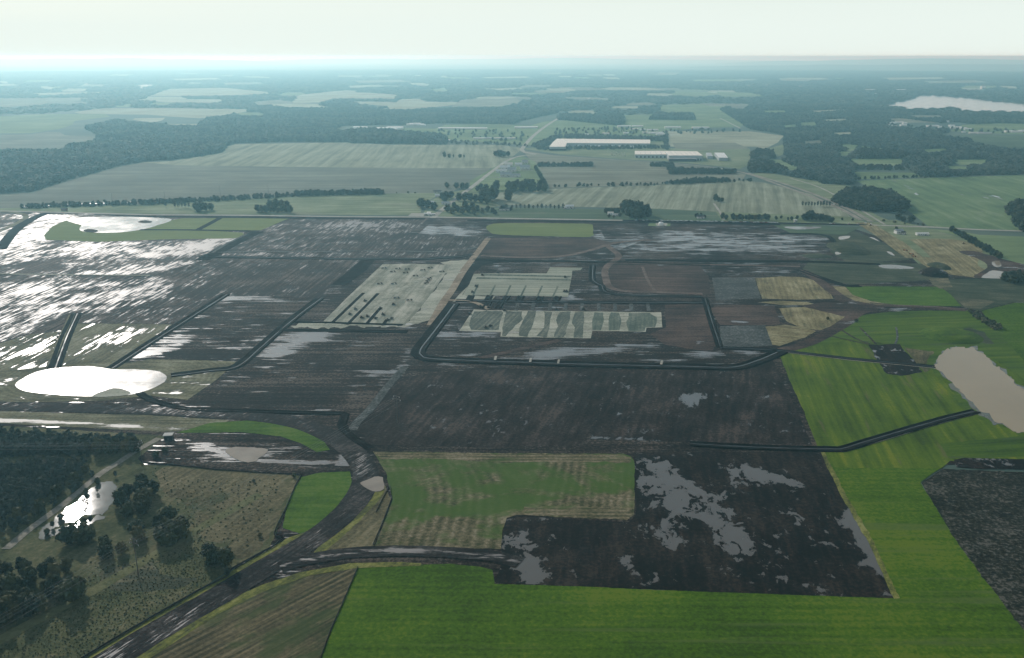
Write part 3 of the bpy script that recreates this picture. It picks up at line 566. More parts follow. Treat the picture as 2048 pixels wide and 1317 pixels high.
# green and straw plots
field('lawn', [(88, 471), (105, 453), (130, 442), (150, 440), (190, 446), (300, 448), (365, 437), (582, 436), (566, 442), (522, 461), (430, 462), (485, 466), (490, 471), (470, 477), (330, 479), (200, 484), (92, 480)], M['grass_pale'], 6, 'bright grass around the far left pond', jit=.6)
field('lawn', [(972, 455), (980, 450), (1000, 447), (1100, 447), (1176, 448), (1186, 453), (1186, 466), (1180, 474), (1100, 473), (1000, 470), (980, 465)], M['grass_pale'], 7, 'bright green oval lawn beside the village road', curve=True)
field('straw_plot', [(150, 647), (345, 649), (222, 735), (120, 733)], M['straw_diag'], 6, 'olive straw plot between the two left ditches', grid=8, wet=[(240, 675, 90, 12, -10, .25), (200, 690, 60, 10, -15, .2), (270, 655, 80, 6, 0, .2)], wetbase=.02)
field('straw_plot', [(-350, 720), (0, 687), (60, 669), (116, 664), (98, 736), (0, 746), (-350, 760)], M['straw_diag'], 6, 'olive straw plot at the left edge above the bean shaped pond', grid=8, wet=[(30, 700, 90, 18, -12, .25), (60, 735, 50, 8, 0, .3)], wetbase=.03)
POND = [(31, 770), (45, 757), (80, 742), (130, 735), (180, 733), (225, 739), (270, 739), (310, 742), (330, 750), (333, 758), (320, 770), (290, 782), (255, 790), (200, 793), (130, 791), (70, 786), (40, 779)]
field('straw_plot', [(-350, 755), (0, 743), (60, 737), (110, 731), (200, 726), (258, 726), (300, 719), (472, 723), (462, 735), (430, 762), (375, 800), (340, 796), (300, 792), (200, 802), (0, 806), (-350, 812)], M['straw_ring'], 7, 'straw covered bank curving around the bean shaped pond', grid=7, edge_to=POND, wet=[(30, 755, 50, 6, -20, .2), (370, 770, 40, 10, -40, .15), (400, 745, 60, 8, -10, .1)], wetbase=0.0)
field('straw_plot', [(-350, 818), (0, 823), (300, 831), (460, 841), (420, 855), (370, 862), (330, 864), (0, 847), (-350, 842)], M['straw_olive'], 6, 'long straw strip between the haul road and the wood', grid=6, wet=[(60, 843, 130, 4, 2, .6), (250, 853, 110, 4, 3, .5), (-100, 838, 120, 4, 0, .5)], wetbase=-.05)
field('lawn', [(352, 866), (380, 858), (420, 846), (500, 841), (562, 849), (612, 863), (648, 884), (660, 900), (634, 905), (600, 886), (560, 873), (480, 864), (420, 866)], M['grass_bright'], 7, 'bright green crescent inside the bend of the haul road', jit=1.2)
field('mud_field', [(275, 918), (320, 880), (350, 868), (480, 868), (580, 876), (640, 906), (700, 905), (705, 940), (600, 949), (420, 934), (290, 930)], M['mud_across'], 6, 'dark churned mud with brown puddle inside the bend', grid=6, wet=[(440, 900, 60, 14, 5, .35), (480, 910, 60, 12, 5, .35), (540, 890, 50, 5, 4, .4), (600, 925, 60, 7, 5, .4), (390, 890, 50, 9, 0, .25), (690, 915, 20, 20, 0, .35)], wetbase=-.06)
field('rough_ground', [(-450, 850), (0, 852), (270, 868), (335, 872), (300, 905), (280, 925), (420, 938), (600, 952), (578, 1005), (550, 1070), (540, 1095), (460, 1140), (340, 1217), (160, 1322), (-50, 1460), (-450, 1500)], M['brush'], 4, 'scrubby green and brown ground at lower left', jit=2)
field('brown_field', [(318, 938), (420, 940), (592, 953), (570, 1000), (540, 1070), (520, 1100), (475, 1118), (450, 1090), (400, 1075), (388, 1030), (360, 1000), (330, 985)], M['brown_field'], 5, 'brown dead grass field between the copses and the silt fence', curve=True, jit=5)
field('rough_ground', [(200, 1150), (290, 1120), (330, 1150), (400, 1160), (330, 1180), (230, 1180)], M['spoil_grass'], 5, 'thin brown patch under the power lines', curve=True, jit=8)
road('path', [(-120, 1345), (0, 1282), (100, 1228), (180, 1187), (260, 1140), (330, 1100), (385, 1066), (440, 1035), (520, 990)], 7.0, M['grass_track'], 'mown grass track under the power lines', layer=6)
field('lawn', [(602, 954), (640, 946), (700, 943), (704, 965), (690, 1000), (652, 1046), (600, 1068), (566, 1056), (575, 1005)], M['grass_bright'], 6, 'bright green wedge left of the haul road bend', jit=1.5)
field('verge', [(600, 1068), (652, 1046), (640, 1060), (560, 1110), (470, 1160), (330, 1240), (170, 1330), (150, 1330), (330, 1222), (460, 1144), (545, 1096), (570, 1078)], M['verge'], 6, 'yellow green verge between silt fence and haul road', jit=1.5)
field('rough_ground', [(770, 972), (782, 1000), (748, 1092), (700, 1098), (620, 1118), (640, 1085), (700, 1035), (735, 990)], M['brown_field'], 5, 'dry grassy triangle right of the haul road bend', jit=1.5)
field('verge', [(610, 1122), (690, 1042), (740, 985), (772, 972), (760, 1000), (700, 1060), (640, 1112)], M['verge'], 6, 'pale straw verge right of the haul road bend', jit=1.5)
field('brown_field', [(120, 1420), (250, 1326), (430, 1218), (520, 1178), (620, 1148), (714, 1134), (680, 1215), (640, 1320), (600, 1440)], M['stubble_brown'], 5, 'brown stubble field with slanting rows at the bottom', jit=1.5)
field('verge', [(240, 1335), (430, 1212), (520, 1172), (600, 1145), (700, 1127), (800, 1124), (842, 1127), (842, 1132), (716, 1136), (620, 1151), (525, 1184), (440, 1226), (280, 1330)], M['verge'], 7, 'yellow verge along the right side of the haul road', jit=1.5)
STUB = [(745, 903), (780, 904), (1000, 907), (1245, 908), (1264, 914), (1270, 930), (1268, 1030), (1255, 1040), (1150, 1036), (1035, 1030), (1013, 1036), (1004, 1060), (1002, 1098), (870, 1096), (748, 1093), (785, 1000), (772, 945)]
field('stubble_field', STUB, M['stubble'], 6, 'tan stubble field with curved rows greening in patches', jit=2, grid=8, edge_to={'edges': [(.85, [(700, 850), (745, 903), (772, 945), (785, 1000), (748, 1093), (730, 1130)]), (1.0, [(1275, 860), (1274, 920), (1272, 1030), (1268, 1080)])]})
field('stubble_field', [(748, 904), (1000, 908), (1243, 909), (1262, 916), (1262, 926), (1180, 924), (1000, 926), (860, 917), (765, 920)], M['stubble_head'], 7, 'level rows of straw along the far edge of the stubble field', jit=4)
field('stubble_field', [(1040, 1028), (1150, 1034), (1256, 1038), (1266, 1026), (1230, 1018), (1130, 1012), (1050, 1016)], M['stubble_head'], 7, 'level rows of straw above the black notch', jit=4)
field('green_field', [(560, 1550), (640, 1320), (682, 1215), (715, 1134), (830, 1130), (900, 1128), (960, 1134), (985, 1140), (990, 1168), (1200, 1175), (1300, 1180), (1500, 1187), (1790, 1197), (1735, 1080), (1680, 985), (1640, 905), (1655, 903), (1672, 935), (1885, 934), (1840, 965), (1865, 1005), (1905, 1070), (1960, 1145), (2048, 1258), (2400, 1700), (1300, 1550)], M['wheat'], 5, 'great L shaped field of bright green young wheat along the bottom', jit=1.2)
field('verge', [(1640, 905), (1650, 905), (1690, 985), (1745, 1078), (1800, 1197), (1788, 1199), (1735, 1082), (1680, 988)], M['verge'], 6, 'thin yellow edge beside the puddled black lot', jit=2.5)
field('dark_field', [(1842, 966), (1860, 955), (1885, 938), (2000, 943), (2400, 955), (2500, 1700), (2048, 1262), (1960, 1147), (1905, 1072)], M['speckled_dark'], 6, 'dark speckled field at the right edge', jit=2.5)
field('green_field', [(1556, 706), (1600, 690), (1660, 660), (1732, 630), (1780, 624), (1840, 622), (1940, 622), (1985, 650), (2070, 720), (2200, 800), (2300, 900), (2300, 938), (1900, 922), (1882, 937), (1672, 936), (1640, 905), (1618, 850), (1590, 785)], M['wheat_right'], 5, 'streaky yellow green slope left of the brown lagoon', jit=2)
field('green_field', [(1556, 706), (1600, 690), (1660, 660), (1732, 630), (1780, 624), (1840, 622), (1940, 622), (1985, 650), (2100, 740), (2100, 790), (1965, 706), (1905, 695), (1870, 712), (1800, 690), (1700, 680)], M['grass_right'], 6, 'furrowed green slope above the brown lagoon', jit=2)
field('green_field', [(1962, 622), (2030, 606), (2300, 600), (2350, 960), (2200, 860), (2060, 735), (1985, 650)], M['wheat'], 6, 'green field along the right edge beyond the lagoon', jit=1.5)
field('green_field', [(1692, 574), (1740, 573), (1880, 574), (1900, 588), (1922, 613), (1860, 612), (1790, 610), (1740, 602), (1705, 590)], M['grass_bright'], 6, 'small bright green field above the lane', jit=1)
field('green_field', [(1870, 683), (1900, 662), (1940, 655), (1968, 665), (1990, 690), (1940, 684)], M['rough_green_dark'], 7, 'dark weedy mound on the green slope', jit=3)
field('green_field', [(1880, 888), (2000, 876), (2300, 850), (2300, 905), (1900, 917)], M['grass_right'], 6, 'mown green strip along the lagoon foot', jit=2)
field('dirt_patch', [(1908, 920), (1930, 916), (2300, 925), (2300, 942), (1960, 938), (1912, 934)], M['mud_wedge'], 7, 'black mud strip below the lagoon')
field('dirt_patch', [(1738, 690), (1800, 688), (1806, 697), (1832, 725), (1846, 745), (1800, 752), (1772, 748), (1756, 722)], M['mud_wedge'], 7, 'dark bare patch across the green slope by the ditch', jit=3)
field('straw_plot', [(1808, 697), (1840, 700), (1880, 705), (1872, 735), (1850, 745), (1830, 724)], M['brown_field'], 7, 'brown stubble corner beside the lagoon inlet', jit=3)
field('straw_plot', [(1510, 557), (1560, 553), (1605, 555), (1642, 564), (1660, 585), (1666, 598), (1600, 600), (1524, 598)], M['straw_tan'], 6, 'tan straw plot above the lens shaped island', jit=1)
field('straw_plot', [(1517, 605), (1560, 602), (1610, 603), (1634, 610), (1570, 611)], M['straw_tan_x'], 6, 'thin lens of straw between two muddy lanes', jit=.6)
field('straw_plot', [(1558, 617), (1610, 614), (1660, 621), (1697, 632), (1680, 646), (1640, 661), (1600, 655), (1572, 642)], M['straw_tan'], 6, 'tan wedge shaped straw plot left of the muddy junction', jit=1)
field('straw_plot', [(1531, 654), (1570, 650), (1615, 656), (1632, 663), (1610, 675), (1560, 692), (1545, 690)], M['straw_tan_x'], 6, 'small tan straw plot at the ditch fork', jit=1)
field('straw_plot', [(1664, 572), (1690, 574), (1705, 590), (1740, 602), (1790, 611), (1770, 613), (1710, 602), (1680, 588)], M['straw_tan_x'], 7, 'curved tan verge left of the small bright field', jit=1)
field('mud_field', [(1634, 563), (1655, 570), (1680, 588), (1710, 602), (1775, 614), (1730, 628), (1700, 645), (1665, 665), (1640, 668), (1690, 634), (1600, 612), (1640, 606), (1670, 600), (1662, 585)], M['mud_red'], 6, 'bare mud junction between the straw plots', curve=False)

# building pads
PAD1 = [(765, 529), (830, 528), (902, 530), (870, 578), (838, 620), (809, 651), (740, 649), (645, 645), (700, 590)]
field('building_pad', PAD1, M['pad_pale'], 7, 'pale levelled building pad with slanting ridges', jit=.8)
field('sand_apron', [(902, 531), (925, 540), (922, 550), (895, 592), (868, 640), (850, 645), (820, 652), (650, 656), (585, 655), (600, 647), (645, 645), (809, 651), (838, 620), (870, 578)], M['pad_sand'], 6, 'washed sand along the edge of the slanting pad', jit=7)
field('sand_apron', [(880, 525), (930, 519), (950, 522), (930, 540), (905, 536), (890, 530)], M['pad_sand'], 6, 'pale flooded corner beside the tan road', jit=3)
PAD2 = [(948, 548), (1000, 547), (1093, 547), (1100, 535), (1165, 536), (1161, 541), (1145, 542), (1136, 594), (1040, 592), (925, 591), (938, 570)]
field('building_pad', PAD2, M['pad_rows'], 7, 'pale building pad with level ruled rows', jit=.6)
field('sand_apron', [(905, 605), (925, 583), (938, 570), (948, 550), (925, 591), (990, 594), (985, 600)], M['pad_sand'], 6, 'pale sand corner left of the ruled pad', jit=1.5)
PAD3 = [(948, 619), (976, 621), (1322, 625), (1325, 655), (1293, 656), (1292, 664), (1185, 662), (1182, 677), (1001, 674), (1002, 665), (918, 662)]
field('building_pad', PAD3, M['pad_sand'], 7, 'pale building pad crossed by dark graded stripes', jit=.7)
def zq(pts): return [(900+x/4.452, 500+y/4.452) for x, y in pts]
for q in ([(225, 550), (460, 545), (480, 560), (450, 640), (430, 715), (190, 715), (170, 670), (190, 600)], [(500, 550), (640, 548), (640, 620), (560, 700), (500, 768), (465, 768), (465, 690)], [(690, 548), (772, 548), (735, 660), (690, 775), (610, 765), (620, 690)], [(845, 548), (912, 550), (890, 660), (865, 780), (770, 770), (830, 690)],
          [(975, 552), (1078, 552), (1060, 650), (1010, 782), (920, 778), (965, 680), (945, 620)], [(1115, 552), (1198, 555), (1190, 650), (1180, 785), (1095, 782), (1115, 690), (1085, 650)]):
    field('graded_stripe', zq(q), M['pad_dark'], 8, 'dark grey green graded stripe across the lower pad', jit=2.5)['group'] = 'graded stripes'
for q in ([(1285, 555), (1370, 555), (1362, 650), (1340, 714), (1275, 712), (1265, 650)], [(1428, 558), (1505, 558), (1525, 620), (1510, 718), (1420, 716), (1410, 650)], [(1585, 560), (1785, 562), (1780, 690), (1745, 690), (1742, 726), (1590, 722), (1575, 640)], [(1650, 600), (1780, 565), (1850, 600), (1840, 640), (1820, 690), (1700, 690)]):
    field('graded_stripe', zq(q), M['pad_dark_straight'], 8, 'dark grey green upright graded stripe on the right of the lower pad', jit=2.5)['group'] = 'upright graded stripes'
for (a, b_) in (((280, 215), (1075, 232)), ((240, 245), (1075, 262)),):
    field('graded_stripe', zq([(a[0], a[1]), (b_[0], b_[1]), (b_[0], b_[1]+13), (a[0]-10, a[1]+13)]), M['pad_dark_straight'], 8, 'dark level stripe along the top of the ruled pad', jit=.6)['group'] = 'level stripes on the ruled pad'
# mud shapes beside the pads
field('drainage_basin', [(722, 520), (752, 518), (735, 538), (693, 571), (661, 571), (700, 540)], M['ditch_mud'], 7, 'wide dark trench left of the slanting pad', jit=1)
field('drainage_basin', [(902, 577), (937, 531), (960, 524), (1000, 519), (1002, 525), (965, 531), (948, 546), (938, 570), (925, 582), (905, 584)], M['ditch_mud'], 6, 'dark wet trench between the tan road and the ruled pad', jit=2)

# water on the site
water(POND, 'pond_water', 9, 'bright bean shaped silt pond at left', 'pond', jit=1)
water([(135, 440), (150, 436.5), (200, 434), (260, 434), (320, 436.5), (343, 439), (338, 444), (318, 450), (295, 457), (262, 463), (220, 466), (178, 465), (160, 461), (160, 455), (163, 451), (150, 447), (138, 444)], 'pond_water', 9, 'bright white pond far off at upper left', 'pond', jit=.4)
for q, lab in (([(275, 444), (290, 441), (305, 443), (300, 446), (283, 446)], 'small dark mud island at the right of the white pond'), ([(166, 462), (176, 458), (195, 461), (192, 465), (176, 465)], 'small dark mud island at the near edge of the white pond')):
    field('mud_island', q, M['mud_across'], 10, lab, curve=True, jit=1.5)
field('mud_island', [(185, 793), (205, 783), (228, 777), (250, 780), (262, 788), (225, 793)], M['pad_sand'], 10, 'pale silt bar at the near edge of the bean shaped pond', curve=True, jit=1)
LAG = [(1872, 733), (1880, 714), (1903, 697), (1945, 695), (1966, 708), (2048, 779), (2160, 870), (2300, 960), (2200, 900), (2060, 868), (2030, 862), (1985, 840), (1955, 815), (1930, 790), (1895, 757)]
field('shore', [(x-(x < 1960)*14-4, y+(8 if y > 760 and x < 2000 else -5)) for x, y in LAG], M['grass_right'], 7, 'trampled shore around the lagoon', curve=True, jit=10)
field('shallow_water', [(x-(x < 1960)*6, y+(4 if y > 760 and x < 2000 else -1)) for x, y in LAG], M['shallow_water'], 8, 'murky green shallows around the lagoon edge', curve=True, jit=12)
water(LAG, 'lagoon_water', 9, 'muddy brown lagoon at the right edge', 'pond', jit=9)
water([(1962, 555), (1975, 546), (1986, 541), (2012, 545), (2018, 550), (2005, 557), (1980, 557)], 'puddle_water', 9, 'small pale muddy pool right of the black mound', 'pond')
water([(1984, 524), (1998, 522), (2003, 532), (1994, 535), (1986, 531)], 'puddle_water', 9, 'tiny pale pool above the small muddy pool', 'pond')
water([(1568, 454), (1600, 453.5), (1643, 454), (1632, 457.5), (1600, 459.5), (1580, 458)], 'pond_water', 9, 'thin white pool below the highway crossing', 'pond')
water([(1757, 531), (1790, 530), (1826, 535), (1822, 538), (1770, 537)], 'pond_water', 9, 'long thin white pool at the foot of the new highway', 'pond')
for q in ([(1678, 474), (1700, 472), (1697, 477), (1680, 480)], [(1738, 475), (1748, 476), (1760, 484), (1748, 479)], [(1773, 503), (1783, 505), (1790, 512), (1780, 509)], [(1670, 505), (1680, 503), (1682, 508), (1672, 510)]):
    water(q, 'puddle_water', 9, 'small white puddle on the weedy slope left of the new highway', 'puddle')['group'] = 'puddles on the weedy slope'
water([(452, 902), (470, 894), (500, 895), (534, 899), (522, 913), (500, 926), (470, 916)], 'puddle_water', 9, 'brown puddle in the churned mud inside the bend', 'puddle', jit=4)
water([(720, 966), (735, 960), (748, 954), (764, 955), (768, 978), (752, 984), (735, 978)], 'puddle_water', 11, 'small grey puddle on the bend of the haul road', 'puddle', jit=2)
water([(76, 1068), (100, 1045), (130, 1018), (160, 1000), (190, 972), (215, 962), (232, 975), (226, 1000), (214, 1020), (205, 1030), (180, 1028), (150, 1040), (110, 1058)], 'swamp_water', 6, 'bright swamp pool beside the gravel lane', 'pond', jit=7)
water([(175, 1040), (200, 1030), (205, 1036), (150, 1062), (80, 1078), (84, 1068)], 'swamp_water', 6, 'narrow glinting backwater below the swamp pool', 'pond', jit=7)

# ------------------------------------------------------------------ roads, tracks and ditches
ASP = M['asphalt']; CON = M['concrete']; TAN = M['dirt_tan']; GRV = M['gravel']
road('road', [(-250, 421), (0, 423), (130, 426), (300, 430.5), (480, 431.5), (700, 434.5), (860, 435), (1000, 437.5), (1330, 443), (1560, 447), (1745, 451), (1860, 455), (1960, 460.5), (2200, 468)], 10, CON, 'long straight pale road along the far side of the site', layer=8, curve=False)
road('road', [(1245, 441.6), (1330, 443), (1560, 447), (1735, 450.8)], 11, M['ditch_mud'], 'dark asphalt stretch of the long road under the car queue', layer=9, curve=False)
road('embankment', [(220, 433), (480, 435.5), (700, 437.8), (850, 438.5)], 16, M['ditch_mud'], 'dark earth bank below the long straight road', layer=8, curve=False)
road('embankment', [(935, 441.5), (1200, 444.5), (1330, 446.5), (1560, 450)], 14, M['ditch_mud'], 'dark roadside ditch above the green oval', layer=8, curve=False)
hw = [(1045, 303), (1080, 309), (1120, 313), (1250, 322), (1330, 326.5), (1420, 335), (1490, 347), (1560, 371), (1625, 395), (1680, 418), (1722, 441)]
road('highway', hw, 9, GRV, 'left lane of the pale divided highway curving to the warehouses', layer=8)
road('highway', [(1495, 347), (1570, 369), (1640, 394), (1695, 418), (1742, 444)], 9, GRV, 'right lane of the pale divided highway near the crossing', layer=8)
road('highway', [(1725, 446), (1765, 470), (1800, 495), (1832, 518)], 26, M['straw_tan'], 'unfinished tan roadbed of the new highway', layer=8)
road('highway', [(1750, 446), (1790, 468), (1826, 492), (1850, 515)], 14, M['pasture'], 'grassy right shoulder of the new highway', layer=7)
road('road', [(1480, 345), (1560, 360), (1650, 392), (1720, 425), (1760, 450)], 4, CON, 'thin service road right of the highway', layer=8) if False else None
road('road', [(1580, 357), (1640, 376), (1700, 408), (1740, 432), (1770, 450)], 5, CON, 'thin service lane right of the divided highway', layer=8)
road('road', [(1180, 196), (1128, 230), (1090, 254), (1065, 274), (1046, 296), (1044, 301), (1052, 306), (1072, 309)], 13, CON, 'straight pale road running away to the woods', layer=8)
road('road', [(1072, 310), (1040, 313), (1015, 322), (985, 343), (950, 370), (930, 385), (905, 404), (880, 424), (866, 437)], 10, CON, 'pale village road slanting between the farm houses', layer=9)
road('road', [(866, 437), (850, 450), (826, 470)], 12, M['mud_across'], 'dark muddy end of the village road', layer=9)
for a, b_ in (((1005, 333), (1062, 334)), ((1000, 341.5), (1066, 342)), ((978, 355), (1030, 356))):
    road('driveway', [a, b_], 5, CON, 'pale driveway between the sheds', layer=9, curve=False)['group'] = 'driveways between the sheds'
road('driveway', [(820, 430), (850, 430.5)], 30, CON, 'pale concrete yard beside the village road', layer=9, curve=False)
road('road', [(1448, 441), (1440, 425), (1428, 408)], 4, CON, 'narrow lane up to the lone trees in the striped field', layer=8, curve=False)
road('road', [(1360, 236), (1440, 237), (1480, 257)], 7, CON, 'faint lane at the end of the green fields', layer=8, curve=False)
road('causeway', [(1750, 177.5), (2035, 179)], 22, CON, 'thin bright causeway beyond the lake', layer=8, curve=False)
road('road', [(976, 478), (955, 506), (925, 546), (905, 580), (890, 601), (872, 632), (862, 652)], 9, TAN, 'tan dirt road slanting between the pads', layer=10)
road('dirt_track', [(890, 601), (930, 603), (955, 608), (978, 620)], 6, TAN, 'short tan track curving to the lower pad', layer=10)
road('dirt_track', [(745, 613), (800, 582), (850, 556), (890, 547), (925, 547)], 7, M['pad_sand'], 'pale curved haul track across the slanting pad', layer=10)
road('dirt_track', [(962, 512), (1040, 516), (1120, 514), (1180, 502), (1230, 487), (1300, 481)], 9, M['dirt_rust'], 'rusty dirt track curving up to the wet flat', layer=9)
road('dirt_track', [(1210, 490), (1228, 503), (1238, 515), (1222, 527), (1210, 540), (1212, 560), (1222, 577), (1260, 584), (1330, 586), (1405, 589)], 9, M['dirt_rust'], 'rusty dirt track bending down and right', layer=9)
road('dirt_track', [(1225, 527), (1400, 530), (1600, 534)], 6, M['dirt_rust'], 'level rusty track to the right of the bend', layer=9)
road('dirt_track', [(1285, 535), (1297, 565), (1310, 583)], 4, M['dirt_rust'], 'faint rusty track across the red brown plot', layer=9)
road('dirt_track', [(1080, 715), (1000, 712), (940, 717)], 6, M['dirt_rust'], 'faint track at the near edge of the pad mud', layer=8) if False else None
road('dirt_track', [(1120, 682), (1040, 700), (960, 718)], 8, M['mud_red'], 'faint reddish track below the lower pad', layer=9)
road('dirt_track', [(810, 735), (775, 775), (740, 820), (715, 845), (705, 862)], 7, M['speckled_grey'], 'pale worn track slanting down to the haul road', layer=9)
road('dirt_track', [(680, 502), (780, 503), (900, 504), (955, 495)], 6, M['speckled_grey'], 'level grey track left of the tan road', layer=9)
road('dirt_track', [(430, 506), (560, 504), (700, 505)], 7, M['speckled_grey'], 'level grey track at the left above the long ditch', layer=9)
road('dirt_track', [(0, 549), (150, 551), (300, 552)], 4, M['pad_sand'], 'thin bright line across the flooded mud', layer=9)
road('dirt_track', [(-60, 421), (30, 426), (52, 433), (45, 441), (18, 455), (-30, 475)], 9, M['straw_olive'], 'curved straw edged track at the far left', layer=9)
road('haul_road', [(516, 464), (470, 486), (405, 521)], 20, M['ditch_mud'], 'dark wide cut slanting below the green strip', layer=9, curve=False)
road('dirt_track', [(492, 470), (455, 488), (425, 507)], 5, M['speckled_grey'], 'pale line beside the dark slanting cut', layer=10, curve=False)
road('haul_road', [(92, 427), (62, 440), (28, 464), (0, 500)], 16, M['ditch_mud'], 'dark curved cut at the far left', layer=9)
road('haul_road', [(280, 460.5), (380, 461), (500, 463)], 10, M['ditch_mud'], 'dark line across the green strip', layer=9, curve=False)
road('haul_road', [(440, 437), (418, 449), (397, 460)], 10, M['ditch_mud'], 'dark gap between the two green strips', layer=9, curve=False)
road('road', [(1930, 622), (1860, 617), (1790, 614), (1740, 613), (1700, 618)], 8, M['mud_red'], 'brown earth lane below the small bright field', layer=9)
road('road', [(1930, 619.5), (1860, 614.5), (1790, 611.5), (1740, 607)], 4, M['dirt_rust'], 'pale edge of the brown earth lane', layer=10)
road('haul_road', [(1604, 541), (1630, 556), (1660, 580), (1690, 602), (1712, 618), (1700, 640), (1670, 660), (1620, 686), (1565, 702)], 13, M['mud_red'], 'curving dark earth lane between straw plots', layer=8)
road('haul_road', [(1440, 603), (1520, 600), (1600, 603), (1680, 604)], 7, M['mud_across'], 'upper muddy lane beside the straw lens', layer=7)
road('dirt_track', [(1678, 658), (1710, 678), (1742, 690)], 2.2, M['mud_red'], 'thin dark drain running down the green slope', layer=9)
road('dirt_track', [(1720, 657), (1738, 675), (1752, 690)], 2.2, M['mud_red'], 'thin dark drain right of the first on the green slope', layer=9)
road('dirt_track', [(1792, 656), (1795, 675), (1790, 690)], 2.0, M['speckled_grey'], 'thin grey gully above the dark bare patch', layer=9)
road('dirt_track', [(1646, 670), (1690, 680), (1735, 690)], 2.0, M['mud_red'], 'thin dark drain left of the others on the slope', layer=9)
road('road', [(12, 1100), (60, 1060), (130, 1008), (200, 950), (232, 930), (270, 905), (318, 878)], 5.0, GRV, 'pale gravel lane along the edge of the wood', layer=8)
HAUL = [(-250, 806), (0, 813), (130, 816), (300, 822), (440, 829), (540, 838), (610, 852), (665, 876), (705, 905), (728, 935), (732, 960), (718, 992), (690, 1028), (645, 1066), (590, 1102), (520, 1143), (440, 1192), (350, 1243), (225, 1320), (90, 1410)]
road('haul_road', HAUL, 17, M['haul_mud'], 'broad dark muddy haul road sweeping around the bend', layer=8, wet=lambda t, o: (.04 if abs(o) < 5 else -.15)+.08*math.sin(t*23)+(.12 if t < .2 else 0))
road('haul_road', [(560, 1135), (620, 1120), (700, 1108), (800, 1104), (900, 1107), (985, 1114), (1040, 1128)], 11, M['haul_mud_x'], 'muddy side road with a wet middle', layer=9, wet=lambda t, o: .42 if abs(o) < 2 else (.12 if abs(o) < 3 else -.3))
# ditches
road('dirt_track', [(1680, 905), (1700, 901), (1760, 884), (1880, 848), (1958, 828)], 1.6, GRV, 'thin pale line along the near side of the ditch to the lagoon', layer=10)
road('dirt_track', [(1474, 740), (1524, 726), (1566, 708)], 1.8, GRV, 'thin pale line along the bend of the broad ditch', layer=10)
road('dirt_track', [(1568, 706), (1700, 722), (1868, 738)], 1.2, GRV, 'thin pale line beside the ditch across the green slope', layer=10, curve=False)
ditch([(640, 598), (602, 626), (559, 661), (517, 698), (472, 734), (420, 742), (342, 752)], 9, 'long black ditch that bends left to the bean shaped pond')
ditch([(452, 590), (400, 623), (310, 680), (222, 738)], 8, 'straight black ditch between the two straw plots and the mud')
ditch([(153, 628), (130, 678), (108, 738)], 9, 'short black ditch running down into the pond')
road('embankment', [(144, 630), (122, 680), (98, 736)], 6, M['straw_diag'], 'straw covered bank beside the short left ditch', layer=10)
ditch([(279, 787), (300, 800), (350, 815), (400, 821), (550, 825), (660, 828), (690, 830), (684, 850), (700, 872), (738, 897)], 5, 'narrow black ditch along the haul road bend', water=False)
ditch([(907, 609), (870, 658), (838, 700), (840, 712), (858, 719), (940, 723), (1150, 730), (1380, 735), (1470, 736), (1520, 722), (1562, 704)], 12, 'broad black ditch around the lower pad', bank=1.6)
ditch([(1409, 598), (1424, 648), (1440, 696)], 5, 'straight black ditch right of the reddish earth', water=True, curve=False)
ditch([(1440, 697), (1500, 699), (1562, 703), (1700, 719), (1870, 735)], 6, 'thin black ditch crossing the green slope to the lagoon', curve=False)
ditch([(1380, 889), (1500, 896), (1660, 900), (1690, 898), (1750, 880), (1880, 842), (1952, 824)], 7, 'black ditch bending up to the lagoon foot', bank=1.4)
ditch([(400, 514), (560, 517), (700, 519), (850, 519), (925, 514), (945, 510)], 9, 'long level black ditch behind the slanting pad', curve=False)
ditch([(560, 661), (650, 662), (760, 664), (815, 665)], 6, 'level black ditch below the slanting pad', water=False, curve=False)
ditch([(590, 646), (645, 646), (740, 649), (806, 651)], 3, 'narrow dark drain at the near edge of the slanting pad', water=False, curve=False)
ditch([(912, 602), (1000, 603.5), (1200, 606), (1408, 607)], 9, 'level black ditch between the two lower pads', curve=False)
ditch([(945, 520), (1020, 523), (1140, 524), (1260, 526), (1420, 531)], 6, 'level dark drain above the ruled pad', water=False, curve=False)
ditch([(1185, 532), (1185, 562), (1203, 572), (1206, 582), (1230, 590), (1290, 593), (1405, 595)], 6, 'dark drain around the curved rusty track', water=True)
ditch([(1600, 541), (1640, 556), (1690, 572), (1720, 573)], 8, 'short black ditch above the straw plots', water=False)
ditch([(1250, 521), (1420, 523), (1600, 524), (1700, 527), (1760, 530)], 8, 'level black ditch below the wet flat', water=False, curve=False)
ditch([(1560, 468), (1640, 470), (1665, 480), (1672, 500)], 6, 'dark edge of the wet flat at the weedy slope', water=False)
for a, b_ in (((727, 587), (665, 646)), ((756, 588), (698, 647)), ((760, 618), (734, 648)), ((774, 640), (768, 649))):
    ditch([a, b_], 1.8, 'narrow black trench cut into the slanting pad', bank=.5, water=False, curve=False)['group'] = 'trenches in the slanting pad'
for a, b_ in (((980, 592), (975, 602)), ((943, 592), (938, 602)), ((1015, 593), (1008, 603)), ((1042, 593), (1038, 603)), ((1082, 594), (1076, 604)), ((1117, 594), (1111, 604))):
    ditch([a, b_], 6, 'short black cross drain under the ruled pad', water=False, curve=False)['group'] = 'cross drains under the ruled pad'
for x in (975, 1000):
    ditch([(x+3, 604), (x-5, 618)], 6, 'short black cross drain at the left top of the lower pad', water=False, curve=False)['group'] = 'cross drains at the left of the lower pad'
for x0, x1 in ((1036, 1032), (1068, 1064), (1101, 1099), (1132, 1130), (1164, 1164), (1197, 1198), (1229, 1230), (1262, 1263), (1295, 1297)):
    road('dirt_track', [(x0, 607), (x1, 623)], 4, M['speckled_grey'], 'short grey cross strip at the top of the lower pad', layer=10, curve=False)['group'] = 'grey cross strips at the lower pad'
